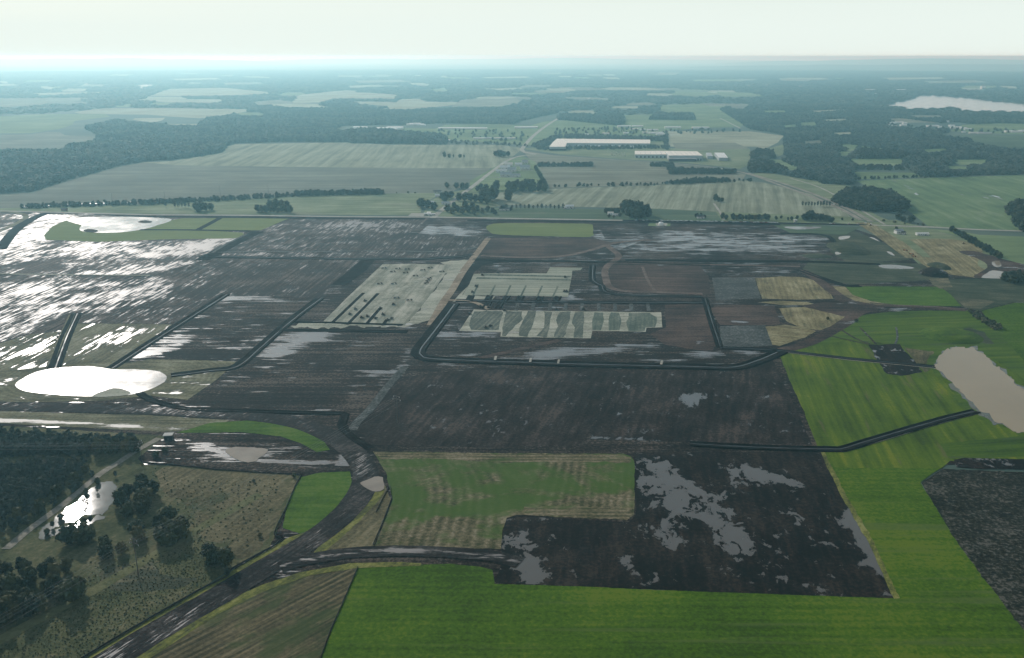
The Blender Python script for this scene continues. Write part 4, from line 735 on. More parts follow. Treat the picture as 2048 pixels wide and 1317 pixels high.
for a in zq([(250, 310), (400, 318), (540, 320), (675, 322), (820, 325), (960, 328)]):
    road('dirt_track', [a, (a[0]-10, a[1]+22)], 2.2, M['pad_dark_straight'], 'thin dark seam across the ruled pad', layer=9, curve=False)['group'] = 'seams across the ruled pad'
for x, y in ((990, 721), (1060, 725), (1116, 728), (1322, 730)):
    road('culvert_apron', [(x, y+4), (x+2, y-4)], 2.0, CON, 'small pale strip across the broad black ditch', layer=36, curve=False)['group'] = 'pale strips across the broad ditch'

# ------------------------------------------------------------------ plants
leaf_mat('leaf_dark', (.012, .022, .009), (.028, .042, .016), (.062, .074, .028))
leaf_mat('leaf_olive', (.024, .034, .011), (.054, .060, .020), (.115, .098, .036))
leaf_mat('leaf_grey', (.020, .034, .024), (.038, .056, .040), (.075, .088, .060))
leaf_mat('leaf_far', (.034, .060, .052), (.066, .102, .082), (.13, .145, .105), patch=170)  # lightened blue green, part of the distance haze put into the leaf colour
leaf_mat('brush_leaf', (.036, .050, .020), (.075, .088, .036), (.15, .138, .068))
plain_mat('bark', (.055, .045, .035), .9, .3, 2)
def tube(V, F, a, b_, ra, rb, n=6):
    a, b_ = Vector(a), Vector(b_); d = (b_-a).normalized(); u = d.orthogonal().normalized(); v = d.cross(u); s = len(V)
    for p, r in ((a, ra), (b_, rb)):
        for i in range(n):
            t = 2*math.pi*i/n; V.append(p+u*(r*math.cos(t))+v*(r*math.sin(t)))
    for i in range(n): F.append((s+i, s+(i+1) % n, s+n+(i+1) % n, s+n+i))
    return s
ICO = None
def ico():
    global ICO
    if ICO is None:
        bm = bmesh.new(); bmesh.ops.create_icosphere(bm, subdivisions=2, radius=1)
        bm.verts.index_update(); ICO = ([v.co.copy() for v in bm.verts], [tuple(v.index for v in f.verts) for f in bm.faces]); bm.free()
    return ICO
def crown_mesh(name, mat, h=1.0, rx=.36, base=.18, lobes=9, leaves=420, size=.075, seed=0, core=True, open_=.0):
    """crown of a tree of unit height: dark inner lobes under a shell of many leaf clumps"""
    r = random.Random(seed); V = []; F = []; L = []
    for i in range(lobes):
        t = (i+.5)/lobes; z = base+(.93-base)*t; k = math.sin(math.pi*min(1, max(0, (z-base)/(1-base)))**.8)**.6
        a = i*2.4+r.random(); d = rx*k*(.35+.35*r.random())
        L.append((Vector((d*math.cos(a), d*math.sin(a), z)), rx*(.42+.22*r.random())*(.55+.45*k)))
    if core:
        iv, if_ = ico()
        for c, q in L:
            s = len(V); sd_ = r.random()*50
            for v in iv: V.append(c+v*(q*.74*(1+.35*mnoise.noise(v*1.7+Vector((sd_, 0, 0))))))
            F += [tuple(s+j for j in f) for f in if_]
    for i in range(leaves):
        c, q = L[r.randrange(len(L))]
        d = Vector((r.gauss(0, 1), r.gauss(0, 1), r.gauss(.25, 1))).normalized()
        p = c+d*q*(.72+.42*r.random())
        nrm = (d+Vector((r.gauss(0, .6), r.gauss(0, .6), r.gauss(.2, .6)))).normalized()
        u = nrm.orthogonal().normalized(); u.rotate(Matrix.Rotation(r.random()*6.28, 3, nrm)); v = nrm.cross(u); sz = size*(.55+.8*r.random())
        s = len(V); V += [p+u*sz, p+v*sz*.8+u*.1*sz, p-u*sz*.9, p-v*sz*.75]; F.append((s, s+1, s+2, s+3))
    me = bpy.data.meshes.new(name); me.from_pydata([tuple(v) for v in V], [], F); me.materials.append(mat); return me
def trunk_mesh(name, h=1.0, r0=.022, seed=0, fork=.3, limbs=5):
    r = random.Random(seed); V = []; F = []
    tube(V, F, (0, 0, -.02), (.01, 0, fork), r0, r0*.72); tube(V, F, (.01, 0, fork), (.0, .02, .72), r0*.7, r0*.25)
    for i in range(limbs):
        a = i*2*math.pi/limbs+r.random(); z = fork+.08*i*.7
        tube(V, F, (0, 0, z), (.2*math.cos(a), .2*math.sin(a), z+.22+.1*r.random()), r0*.45, r0*.12, 5)
    me = bpy.data.meshes.new(name); me.from_pydata([tuple(v) for v in V], [], F); me.materials.append(M['bark']); return me
KINDS = {'round': [], 'tall': [], 'grey': [], 'olive': []}
for i in range(4):
    KINDS['round'].append((crown_mesh('crown', M['leaf_dark'], rx=.44, base=.14, lobes=11, leaves=520, size=.07, seed=i), trunk_mesh('trunk', seed=i, fork=.2)))
    KINDS['tall'].append((crown_mesh('crown', M['leaf_dark'], rx=.27, base=.16, lobes=9, leaves=380, size=.06, seed=20+i), trunk_mesh('trunk', seed=20+i, fork=.3)))
    KINDS['grey'].append((crown_mesh('crown', M['leaf_grey'], rx=.26, base=.25, lobes=8, leaves=260, size=.05, seed=40+i, core=(i % 2 == 0)), trunk_mesh('trunk', seed=40+i, r0=.016, fork=.35, limbs=7)))
    KINDS['olive'].append((crown_mesh('crown', M['leaf_olive'], rx=.40, base=.12, lobes=10, leaves=480, size=.065, seed=60+i), trunk_mesh('trunk', seed=60+i, fork=.22)))
NTREE = 0
def tree(x, y, h, kind, label, group=None, wide=1.0, at=None):
    """one standing tree: trunk and crown under an empty at its foot; x, y = where it stands in the photograph"""
    global NTREE; NTREE += 1
    p = at or P(x, y); p.z = .3
    cr, tr = KINDS[kind][rng.integers(len(KINDS[kind]))]
    e = empty('tree', p, rng.random()*6.28, label, 'tree', group)
    for nm, me in (('trunk', tr), ('crown', cr)):
        o = bpy.data.objects.new(nm, me); C.objects.link(o); o.parent = e
        o.scale = (h*wide*(.9+.2*rng.random()), h*wide*(.9+.2*rng.random()), h)
    return e
def poisson(poly_px, d, excl=(), maxn=100000, seed=1, jitter=True):
    """points about d metres apart on the ground inside an outline"""
    r = np.random.default_rng(seed); g = PN(np.array(poly_px, float)); x0, y0 = g[:, :2].min(0); x1, y1 = g[:, :2].max(0)
    gx, gy = np.meshgrid(np.arange(x0, x1, d), np.arange(y0, y1, d)); q = np.stack([gx.ravel(), gy.ravel()], 1)
    q[:, 0] += np.where((np.round((q[:, 1]-y0)/d).astype(int) % 2) == 0, 0, d/2)
    q += r.uniform(-.42, .42, q.shape)*d
    q = q[inside(g[:, :2], q)]
    for e in excl:
        ge = PN(np.array(e, float))[:, :2]; q = q[~inside(ge, q)]
    return q[:maxn]
def clump(poly, d, hs, kinds, label, group, wide=1.0, seed=1, n=None, excl=()):
    q = poisson(poly, d, excl, seed=seed)
    if n and len(q) > n: q = q[np.random.default_rng(seed).permutation(len(q))[:n]]
    for i, (x, y) in enumerate(q):
        tree(0, 0, hs[0]+(hs[1]-hs[0])*rng.random(), kinds[i % len(kinds)], label, group, wide, Vector((x, y, 0)))
    return len(q)

# foreground copses (each tree of its own)
clump([(240, 1005), (292, 972), (320, 985), (322, 1010), (290, 1036), (242, 1045)], 8.2, (7, 11), ['round', 'olive', 'round'], 'dark tree in the copse beside the swamp pool', 'trees beside the swamp pool', 1.1, 2)
clump([(264, 1070), (300, 1062), (335, 1040), (378, 1062), (382, 1088), (355, 1104), (310, 1112), (270, 1082)], 8.2, (7.5, 12), ['round', 'round', 'olive'], 'dark tree in the large middle copse', 'trees of the middle copse', 1.1, 3)
clump([(384, 1120), (420, 1104), (460, 1126), (446, 1148), (402, 1146)], 7.2, (7.5, 12), ['round', 'olive'], 'dark tree in the copse nearest the silt fence', 'trees of the copse by the silt fence', 1.1, 4)
clump([(172, 1114), (215, 1098), (260, 1112), (264, 1130), (225, 1126), (178, 1124)], 7.6, (7, 11), ['round', 'olive'], 'dark tree in the copse left of the power pole', 'trees left of the power pole', 1.15, 5)
clump([(130, 1082), (185, 1062), (190, 1088), (140, 1098)], 6.5, (6, 10), ['round', 'olive'], 'low dark tree between the swamp and the lower left wood', 'trees below the backwater', 1.2, 6)
clump([(-60, 1160), (60, 1136), (130, 1140), (164, 1170), (168, 1202), (120, 1222), (0, 1262), (-60, 1280)], 8.0, (8, 13), ['olive', 'round', 'olive', 'tall'], 'tree of the lower left corner wood', 'trees of the lower left wood', 1.05, 7)
clump([(62, 1070), (120, 1030), (210, 950), (232, 942), (238, 960), (200, 985), (140, 1030), (90, 1075)], 11, (3, 5), ['olive', 'grey'], 'small bush like tree between the gravel lane and the swamp', 'small trees along the swamp', 1.2, 8, n=16)
clump([(150, 1052), (205, 1040), (190, 1062), (140, 1070)], 8, (3, 5), ['olive', 'grey'], 'low shrubby tree standing in the narrow backwater', 'shrubs in the backwater', 1.4, 9, n=9)
for x, y, h_, k, lab in ((330, 905, 3.5, 'olive', 'small dark bush by the drain at the top of the gravel lane'), (312, 915, 4, 'round', 'dark bush beside the gravel lane bridge'), (588, 955, 3, 'olive', 'little bush at the top corner of the silt fence'), (455, 1155, 5, 'grey', 'thin bare tree at the kink of the silt fence'),
                         (520, 1075, 2.5, 'olive', 'low bush in the brown dead grass field'), (168, 1012, 5, 'grey', 'thin bare tree standing in the swamp pool'), (508, 965, 2, 'olive', 'tiny bush near the top of the brown field'), (1655, 640, 3, 'olive', 'round dark bush right of the muddy junction'), (1712, 645, 3.5, 'olive', 'dark bush at the top left of the green slope')):
    tree(x, y, h_, k, lab, None, 1.5)
# left wood: front rows are individuals, the mass behind is one wood
WOOD_F = [(-60, 938), (100, 932), (180, 934), (200, 944), (116, 1008), (18, 1074), (-60, 1122)]
WOOD_B = [(-60, 868), (60, 878), (150, 884), (262, 888), (292, 896), (262, 915), (190, 915), (-60, 918)]
FRONT = [(18, 1072), (116, 1006), (200, 942), (180, 934), (95, 994), (0, 1054), (-60, 1084), (-60, 1120)]
clump(FRONT, 6.2, (6, 9), ['grey', 'tall', 'grey', 'olive'], 'slender tree at the lane edge of the left wood', 'trees at the lane side edge of the left wood', 1.0, 10, n=34)
clump([(150, 900), (262, 896), (290, 900), (262, 917), (190, 915)], 7, (8, 12), ['tall', 'olive', 'round'], 'dark tree at the right tip of the left back wood', 'trees at the tip of the left back wood', 1.0, 11, n=14)

# village and roadside trees
def line_trees(pts, hs, kind, label, group=None, wide=1.0):
    for i, q in enumerate(pts):
        tree(q[0], q[1], q[2] if len(q) > 2 else hs[0]+(hs[1]-hs[0])*rng.random(), kind if isinstance(kind, str) else kind[i % len(kind)], label, group, wide)
line_trees([(843, 416, 16), (856, 417, 14), (868, 420, 13)], None, 'round', 'dark tree beside the white house left of the village road', 'trees by the white house', 1.15)
line_trees([(884, 400, 13), (893, 398, 14), (902, 397, 13), (890, 405, 10)], None, 'round', 'dark tree between the pale shed and the village road', 'trees above the white house', 1.1)
line_trees([(918, 402, 14), (930, 402, 15), (941, 403, 14), (951, 404, 13), (962, 406, 14)], None, 'round', 'dark tree in the row right of the village road bend', 'row of trees by the road bend', 1.05)
line_trees([(968, 400, 24), (980, 402, 23), (990, 399, 20), (975, 408, 14)], None, 'round', 'tall dark tree in the tallest group right of the village', 'tallest village trees', .95)
line_trees([(1016, 402, 20)], None, 'olive', 'lone round tree standing in the pale field edge right of the tallest trees', None, 1.05)
line_trees([(894, 376, 11), (913, 377, 11), (925, 378, 12), (934, 378, 12)], None, 'round', 'dark tree in the short row left of the road above the village', 'short row above the village', 1.1)
line_trees([(895, 424, 12), (905, 428, 12), (915, 424, 11), (925, 428, 13), (936, 425, 12), (948, 430, 13), (955, 424, 11), (965, 428, 10), (975, 424, 10), (985, 426, 9), (990, 430, 8), (908, 416, 10), (930, 415, 11), (945, 417, 11)], None, ['round', 'olive'], 'dark tree in the grove right of the road crossing', 'grove at the road crossing', 1.1)
line_trees([(1005, 421, 8), (1012, 418, 8), (1022, 422, 7)], None, 'round', 'dark tree around the low house right of the grove', 'trees round the low house', 1.1)
line_trees([(1024+i*8.5, 419+.3*(i % 3), 8+3*((i*7) % 5)/5) for i in range(13)], None, 'grey', 'thin tree in the hedge above the dark green strip', 'hedge trees above the dark green strip', 1.0)
clump([(990, 380), (1010, 376), (1050, 374), (1085, 377), (1093, 384), (1050, 386), (1000, 387)], 15, (13, 19), ['round'], 'dark tree in the belt below the sheds', 'tree belt below the sheds', 1.0, 12, n=18)
line_trees([(1071+i*2.6, 340+i*4.6, 10+2*rng.random()) for i in range(9)], None, 'round', 'dark tree in the hedge slanting right of the sheds', 'slanting hedge right of the sheds', .9)
line_trees([(962, 380, 12), (972, 381, 12), (985, 382, 11), (955, 383, 10)], None, 'round', 'dark tree beside the road left of the belt', 'trees left of the belt', 1.0)
line_trees([(889, 316, 16), (899, 316, 10), (907, 316, 9), (920, 316, 9), (928, 316, 8)], None, ['tall', 'round'], 'dark tree in the small line inside the combed field', 'tree line inside the combed field', 1.2)
line_trees([(992, 313, 14), (1000, 314, 17), (1008, 314, 14), (1016, 313, 13)], None, 'round', 'dark tree in the knot at the right end of the combed field', 'knot of trees by the combed field', 1.2)
clump([(1240, 428), (1262, 420), (1290, 426), (1300, 436), (1275, 440), (1248, 439)], 13, (15, 22), ['round'], 'big tree in the clump beside the farm house', 'large clump by the farm house', .95, 13, n=17)
line_trees([(1212+i*6, 427, 9) for i in range(5)], None, 'round', 'dark tree behind the white farm house', 'trees behind the farm house', 1.0)
line_trees([(1218, 436, 6), (1227, 437, 5), (1240, 434, 7)], None, 'olive', 'small garden tree in front of the white farm house', 'garden trees of the farm house', 1.1)
line_trees([(1431, 402, 12), (1437, 404, 8), (1444, 404, 7)], None, 'round', 'dark tree in the lone group inside the striped field', 'lone group in the striped field', 1.1)
line_trees([(1445, 438, 10), (1452, 440, 8)], None, 'round', 'dark tree at the foot of the narrow lane', 'trees at the foot of the lane', .9)
line_trees([(1393, 436, 7), (1402, 434, 6), (1409, 436, 5)], None, 'round', 'dark tree by the low house in the dark strip', 'trees by the low roadside house', 1.2)
line_trees([(1466+i*6.4, 440+(i % 2), 7+4*rng.random()) for i in range(12)], None, ['round', 'olive'], 'dark tree in the row above the car queue', 'row above the car queue', 1.0)
line_trees([(1552, 440, 6), (1562, 438, 5), (1576, 441, 5), (1583, 441, 6), (1594, 439, 6)], None, 'round', 'small round tree spaced along the far roadside', 'small roadside trees', 1.0)
line_trees([(1608, 441, 10), (1615, 441, 13), (1622, 440, 15), (1632, 441, 11), (1642, 442, 11), (1650, 443, 10), (1658, 444, 9), (1664, 445, 8)], None, 'round', 'dark tree in the thick clump left of the highway crossing', 'thick clump by the highway crossing', 1.15)
line_trees([(1684, 441, 4), (1705, 442, 4)], None, 'round', 'tiny bush between the clump and the crossing', 'tiny bushes by the crossing', 1.2)
line_trees([(1756, 418, 9), (1804, 428, 12), (1797, 440, 11), (1806, 444, 9), (1822, 445, 11)], None, 'round', 'round dark tree on the grass right of the highway crossing', 'trees right of the crossing', 1.15)
line_trees([(1792, 463, 7)], None, 'round', 'dark tree beside the white house by the highway')
line_trees([(605+i*6+1000, 413.5, 8+3*rng.random()) for i in range(10)], None, 'grey', 'slender tree in the small block beside the highway', 'small block beside the highway', 1.0)
HEDGE = [(1903+i*7.3, 464+i*4.15+1.2*(i % 2)) for i in range(14)]
line_trees([(x, y, 8+3*rng.random()) for x, y in HEDGE], None, 'round', 'dark tree in the thick diagonal hedge at right', 'diagonal hedge trees', 1.1)
line_trees([(516+i*8, 424+(i % 3), 9+4*rng.random()) for i in range(9)]+[(540, 416, 14), (552, 417, 16), (563, 417, 15), (574, 416, 12)], None, ['round', 'olive'], 'dark tree in the grove standing on the pasture strip', 'grove on the pasture strip', 1.1)
line_trees([(331, 415, 10), (350, 416, 10), (357, 417, 12), (364, 416, 12), (371, 416, 11), (378, 417, 10)], None, 'grey', 'thin tree in the small group on the left pasture', 'small group on the left pasture', 1.0)
line_trees([(394, 422, 14), (402, 423, 16), (411, 422, 13), (422, 421, 12), (397, 425, 10)], None, 'round', 'dark tree in the square clump on the left pasture', 'square clump on the left pasture', 1.05)

# scattered instances for masses nobody could count
BIN = bpy.data.collections.new('wood_forms')          # prototypes, not linked to the scene
def wood_form(name, mat, seed, rx=.46, leaves=110, size=.12):
    me = crown_mesh(name, mat, rx=rx, base=.02, lobes=6, leaves=leaves, size=size, seed=seed)
    o = bpy.data.objects.new(name, me); return o
def form_set(nm, mat, rx, leaves, size, k=3, seed=100):
    c = bpy.data.collections.new(nm)
    for i in range(k): c.objects.link(wood_form(nm, mat, seed+i, rx, leaves, size))
    return c
leaf_mat('leaf_mid', (.016, .028, .014), (.034, .050, .024), (.070, .076, .036))
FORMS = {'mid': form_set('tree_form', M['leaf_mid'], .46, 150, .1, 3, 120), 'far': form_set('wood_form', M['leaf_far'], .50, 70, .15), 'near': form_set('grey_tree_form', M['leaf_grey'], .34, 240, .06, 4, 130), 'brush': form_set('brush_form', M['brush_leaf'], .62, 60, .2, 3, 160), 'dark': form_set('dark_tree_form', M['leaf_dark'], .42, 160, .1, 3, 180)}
def scatter(name, q, hs, forms, label, cat, wide=1.0, seed=1):
    r = np.random.default_rng(seed); n = len(q); h_ = r.uniform(hs[0], hs[1], n)
    me = bpy.data.meshes.new(name); me.from_pydata([(float(a), float(b_), .2) for a, b_ in q], [], [])
    for nm, arr in (('tree_h', h_), ('tree_r', r.uniform(0, 6.28, n)), ('tree_w', r.uniform(.85, 1.25, n)*wide)):
        at = me.attributes.new(nm, 'FLOAT', 'POINT'); at.data.foreach_set('value', arr.astype(np.float32))
    o = bpy.data.objects.new(name, me); C.objects.link(o)
    g = bpy.data.node_groups.new('scatter', 'GeometryNodeTree'); g.is_modifier = True
    g.interface.new_socket('Geometry', in_out='INPUT', socket_type='NodeSocketGeometry'); g.interface.new_socket('Geometry', in_out='OUTPUT', socket_type='NodeSocketGeometry')
    gi = g.nodes.new('NodeGroupInput'); go = g.nodes.new('NodeGroupOutput'); ip = g.nodes.new('GeometryNodeInstanceOnPoints'); ci = g.nodes.new('GeometryNodeCollectionInfo')
    ci.inputs['Collection'].default_value = FORMS[forms]; ci.inputs['Separate Children'].default_value = True; ci.inputs['Reset Children'].default_value = True
    def attr(nm):
        a = g.nodes.new('GeometryNodeInputNamedAttribute'); a.data_type = 'FLOAT'; a.inputs['Name'].default_value = nm; return a.outputs['Attribute']
    cx = g.nodes.new('ShaderNodeCombineXYZ'); cs = g.nodes.new('ShaderNodeCombineXYZ'); mu = g.nodes.new('ShaderNodeMath'); mu.operation = 'MULTIPLY'
    ah, ar, aw = attr('tree_h'), attr('tree_r'), attr('tree_w'); L = g.links.new
    L(ar, cx.inputs[2]); L(ah, mu.inputs[0]); L(aw, mu.inputs[1]); L(mu.outputs[0], cs.inputs[0]); L(mu.outputs[0], cs.inputs[1]); L(ah, cs.inputs[2])
    L(gi.outputs[0], ip.inputs['Points']); L(ci.outputs[0], ip.inputs['Instance']); ip.inputs['Pick Instance'].default_value = True
    L(cx.outputs[0], ip.inputs['Rotation']); L(cs.outputs[0], ip.inputs['Scale']); L(ip.outputs[0], go.inputs[0])
    md = o.modifiers.new('scatter', 'NODES'); md.node_group = g
    return tag(o, label, cat, None, 'stuff')
qf = poisson(WOOD_F, 3.7, [FRONT], seed=21)
scatter('woodland', qf, (5, 9), 'near', 'dense grey green swamp wood at the left edge', 'wood', 1.0, 21)
qb = poisson(WOOD_B, 4.0, [[(150, 900), (262, 896), (290, 900), (262, 917), (190, 915)]], seed=22)
scatter('woodland', qb, (6, 10), 'near', 'strip of wood behind the power line gap at left', 'wood', 1.0, 22)
BR = [(-100, 1300), (0, 1250), (100, 1212), (200, 1160), (300, 1120), (380, 1090), (470, 1130), (520, 1105), (450, 1145), (330, 1220), (160, 1322), (0, 1420), (-100, 1480)]
qs = poisson(BR, 1.9, [[(-120, 1360), (-120, 1330), (0, 1270), (180, 1176), (330, 1090), (340, 1106), (180, 1198), (0, 1295)]], seed=23)
scatter('brush', qs, (.22, .65), 'brush', 'low scrub covering the ground under the power lines', 'scrub', 1.3, 23)
BR2 = [(330, 1040), (400, 1050), (420, 1080), (340, 1120), (200, 1160), (100, 1205), (0, 1250), (0, 1262), (110, 1215), (175, 1180), (180, 1125), (270, 1130), (300, 1108), (380, 1095), (392, 1060)]
scatter('brush', poisson(BR2, 2.6, [], seed=24), (.25, .8), 'brush', 'low scrub around the foreground copses', 'scrub', 1.3, 24)
BR3 = [(270, 930), (330, 938), (330, 960), (560, 960), (540, 1060), (480, 1110), (400, 1080), (330, 1020), (330, 965), (300, 950)]
scatter('brush', poisson(BR3, 4.2, [], seed=25), (.3, .8), 'brush', 'dead tussocks in the brown field', 'scrub', 1.3, 25)

# far woods
LEFTWOOD = [(-400, 396), (0, 388), (60, 385), (102, 371), (186, 346), (240, 332), (286, 323), (338, 321), (400, 314), (446, 304), (453, 292), (470, 287), (600, 283.5), (690, 286), (780, 288.5), (890, 289.5), (892, 281), (880, 276), (740, 270), (700, 268), (660, 262), (690, 252), (820, 250), (880, 247), (1030, 249), (1040, 243), (1090, 232), (1115, 226), (1000, 214), (880, 220), (760, 222), (600, 208), (520, 213), (505, 222), (420, 237), (400, 250), (330, 252), (280, 250), (230, 243), (170, 258), (200, 272), (190, 281), (130, 289), (120, 298), (50, 301), (-400, 305)]
RIGHTWOOD = [(1433, 216), (1553, 211), (1740, 212), (1765, 218), (1792, 221), (1826, 224), (1912, 226), (1963, 229), (2300, 238), (2300, 250), (1994, 248), (1946, 249), (1895, 244), (1886, 247), (1800, 247), (1755, 250), (1790, 259), (1860, 263), (1897, 263), (1880, 273), (1897, 279), (1940, 282), (1945, 288), (2010, 298), (2300, 306), (2300, 348), (1990, 350), (1867, 355), (1840, 352), (1826, 344), (1806, 335), (1720, 333), (1712, 342), (1704, 345), (1712, 360), (1702, 371), (1640, 367), (1590, 355), (1530, 346), (1500, 345), (1498, 326), (1536, 318), (1560, 319), (1597, 330), (1600, 340), (1570, 310), (1565, 290), (1570, 272), (1555, 268), (1500, 259), (1478, 246), (1460, 236), (1440, 222)]
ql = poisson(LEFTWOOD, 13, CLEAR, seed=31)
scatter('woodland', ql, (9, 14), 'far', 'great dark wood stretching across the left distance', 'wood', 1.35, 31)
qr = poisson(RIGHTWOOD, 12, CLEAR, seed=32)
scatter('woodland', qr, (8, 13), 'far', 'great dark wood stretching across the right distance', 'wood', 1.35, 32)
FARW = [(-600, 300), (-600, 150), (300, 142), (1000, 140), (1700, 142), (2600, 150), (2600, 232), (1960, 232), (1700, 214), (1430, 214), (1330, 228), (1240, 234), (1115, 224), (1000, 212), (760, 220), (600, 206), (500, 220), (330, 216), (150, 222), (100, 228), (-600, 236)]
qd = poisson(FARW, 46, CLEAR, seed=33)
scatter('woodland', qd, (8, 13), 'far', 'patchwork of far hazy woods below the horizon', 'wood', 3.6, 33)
print('scatter counts', len(qf), len(qb), len(qs), len(ql), len(qr), len(qd), 'trees', NTREE)
for i, (poly, d, hs, lab) in enumerate((
    ([(1114, 240), (1120, 232), (1246, 235), (1248, 248), (1235, 252), (1150, 243)], 13, (12, 17), 'flat dark wood block beside the straight road'),
    ([(1300, 240), (1310, 231), (1385, 232), (1388, 241)], 13, (12, 17), 'narrow dark wood strip in the far green field'),
    ([(690, 267), (740, 262), (800, 268), (890, 276), (895, 283), (860, 288), (700, 287)], 13, (12, 17), 'dark wood tongue above the combed field'),
    ([(1665, 404), (1690, 390), (1740, 386), (1798, 404), (1815, 419), (1790, 426), (1722, 422), (1682, 413)], 8.5, (12, 18), 'rounded dark copse right of the highway'),
    ([(1710, 315), (1724, 305), (1780, 308), (1816, 314), (1812, 318), (1720, 318)], 11, (12, 17), 'dark island of trees between two clearings'),
    ([(2010, 425), (2050, 410), (2300, 420), (2300, 500), (2060, 470), (2035, 455), (2030, 440)], 9, (12, 18), 'dark trees at the right edge beyond the meadow'),
    ([(2005, 558), (2050, 552), (2300, 556), (2300, 572), (2010, 568)], 7, (7, 10), 'dark hedge at the right edge above the scrub'),
    ([(1710, 334), (1808, 335), (1808, 341), (1708, 341)], 12, (7, 10), 'hedge along the foot of the bright clearing'),
    ([(1130, 272), (1330, 277), (1330, 284), (1130, 278)], 14, (8, 11), 'dark tree screen behind the long warehouse'),
    ([(1065, 294), (1100, 278), (1120, 272), (1125, 276), (1092, 294), (1078, 300)], 13, (8, 12), 'trees along the left end of the long warehouse'),
    ([(1086, 297), (1340, 294), (1340, 298), (1086, 301)], 13, (6, 9), 'low hedge between the two warehouses'),
    ([(1500, 312), (1520, 304), (1545, 308), (1550, 318), (1525, 322), (1505, 320)], 10, (10, 14), 'dark tree knot above the highway bend'),
    ([(1498, 338), (1502, 326), (1530, 328), (1560, 338), (1575, 348), (1530, 346), (1500, 345)], 10, (11, 15), 'dark wooded corner above the highway bend'),
    ([(1330, 270), (1335, 270), (1336, 300), (1328, 300)], 12, (7, 10), 'tree line closing the warehouse yard on the right'),
    ([(1076, 331.5), (1186, 331), (1186, 333.5), (1078, 334)], 7.5, (6, 10), 'low hedge under the curving highway'),
    ([(1302, 330), (1345, 330), (1348, 340), (1335, 342), (1332, 334), (1303, 334)], 7.5, (6, 10), 'hedge corner in the grey field'),
    ([(1336, 346), (1345, 340), (1470, 345), (1472, 349), (1340, 349)], 7.5, (6, 10), 'hedge running along the grey field to the highway'),
    ([(1100, 373), (1300, 369), (1490, 361), (1520, 363), (1300, 372.5), (1100, 376)], 15, (4, 8), 'sparse hedge between the striped and the grey field'),
    ([(1340, 367), (1400, 360), (1460, 362), (1460, 364.5), (1345, 369)], 7, (5, 9), 'thicker part of the hedge right of centre'),
    ([(590, 390.5), (770, 386.5), (770, 389), (590, 393)], 6.5, (7, 11), 'dark hedge above the pasture strip'),
    ([(40, 414), (330, 405), (590, 391), (592, 394), (330, 409), (40, 418)], 8, (5, 9), 'long hedge with white trailers above the pasture'),
    ([(645, 388), (885, 385.5), (885, 386.5), (645, 390)], 16, (2, 5), 'thin hedge below the dull grey field'),
    ([(1748, 441), (1800, 443), (1860, 452), (1858, 454), (1790, 447)], 12, (2, 4), 'low hedge along the road right of the crossing'),
    ([(1712, 358), (1868, 353.5), (1868, 355.5), (1712, 360)], 10, (4, 7), 'dark hedge along the top of the right meadow'),
    ([(1935, 624), (1962, 632), (2003, 658), (1996, 664), (1962, 645)], 4.5, (2, 4), 'dark scrub strip running down from the lane end'),
    ([(720, 276), (890, 281), (1060, 291), (1060, 294), (890, 289), (780, 288)], 22, (5, 9), 'scattered trees among the works and houses'),
    ([(860, 262), (1000, 262), (1060, 268), (1060, 285), (1000, 283), (900, 275)], 45, (6, 10), 'loose trees on the green land by the works'),
    ([(1100, 258), (1240, 256), (1330, 262), (1400, 260), (1480, 262), (1480, 266), (1330, 270), (1110, 270)], 38, (6, 10), 'loose trees among the houses behind the long warehouse'),
    ([(1735, 246), (1900, 258), (2040, 262), (2040, 268), (1900, 266), (1735, 254)], 40, (6, 10), 'loose trees among the white houses at far right'))):
    q = poisson(poly, d, [], seed=50+i)
    nm = 'hedge' if 'hedge' in lab else ('scrub' if 'scrub' in lab else 'woodland')
    if len(q): scatter(nm, q, hs, ('mid' if max(q[:, 1]) < 2600 else 'far') if hs[1] > 6 else 'brush', lab, 'hedge' if nm == 'hedge' else 'trees', 1.15 if d < 12 else 1.2, 50+i)

# where a row or copse can be counted, say which tree of it each one is
ORD = ['leftmost', 'second from left', 'third from left', 'fourth from left', 'fifth from left', 'sixth from left', 'seventh from left', 'eighth from left', 'ninth from left', 'tenth from left', 'eleventh from left', 'twelfth from left', 'thirteenth from left', 'fourteenth from left', 'fifteenth from left', 'sixteenth from left']
def count_from_left(objs, most=16):
    by = {}
    for o in objs:
        if o.get('group'): by.setdefault(o['group'], []).append(o)
    for k, v in by.items():
        if len(v) > most:          # rows from near to far, then counted along each row
            v = sorted(v, key=lambda o: o.location.y); nr = math.ceil(len(v)/12); k_ = math.ceil(len(v)/nr)
            names = ['front row', 'back row'] if nr == 2 else ['front row', 'middle row', 'back row'] if nr == 3 else ['front row', 'second row', 'third row', 'back row']
            for r_ in range(nr):
                for w_, o in zip(ORD, sorted(v[r_*k_:(r_+1)*k_], key=lambda o: proj(o.location)[0])): o['label'] = names[r_]+', '+w_+', '+o['label']
        else:
            for w_, o in zip(ORD, sorted(v, key=lambda o: proj(o.location)[0])): o['label'] = w_ + ', ' + o['label']
count_from_left([o for o in C.objects if o.get('category') == 'tree'])

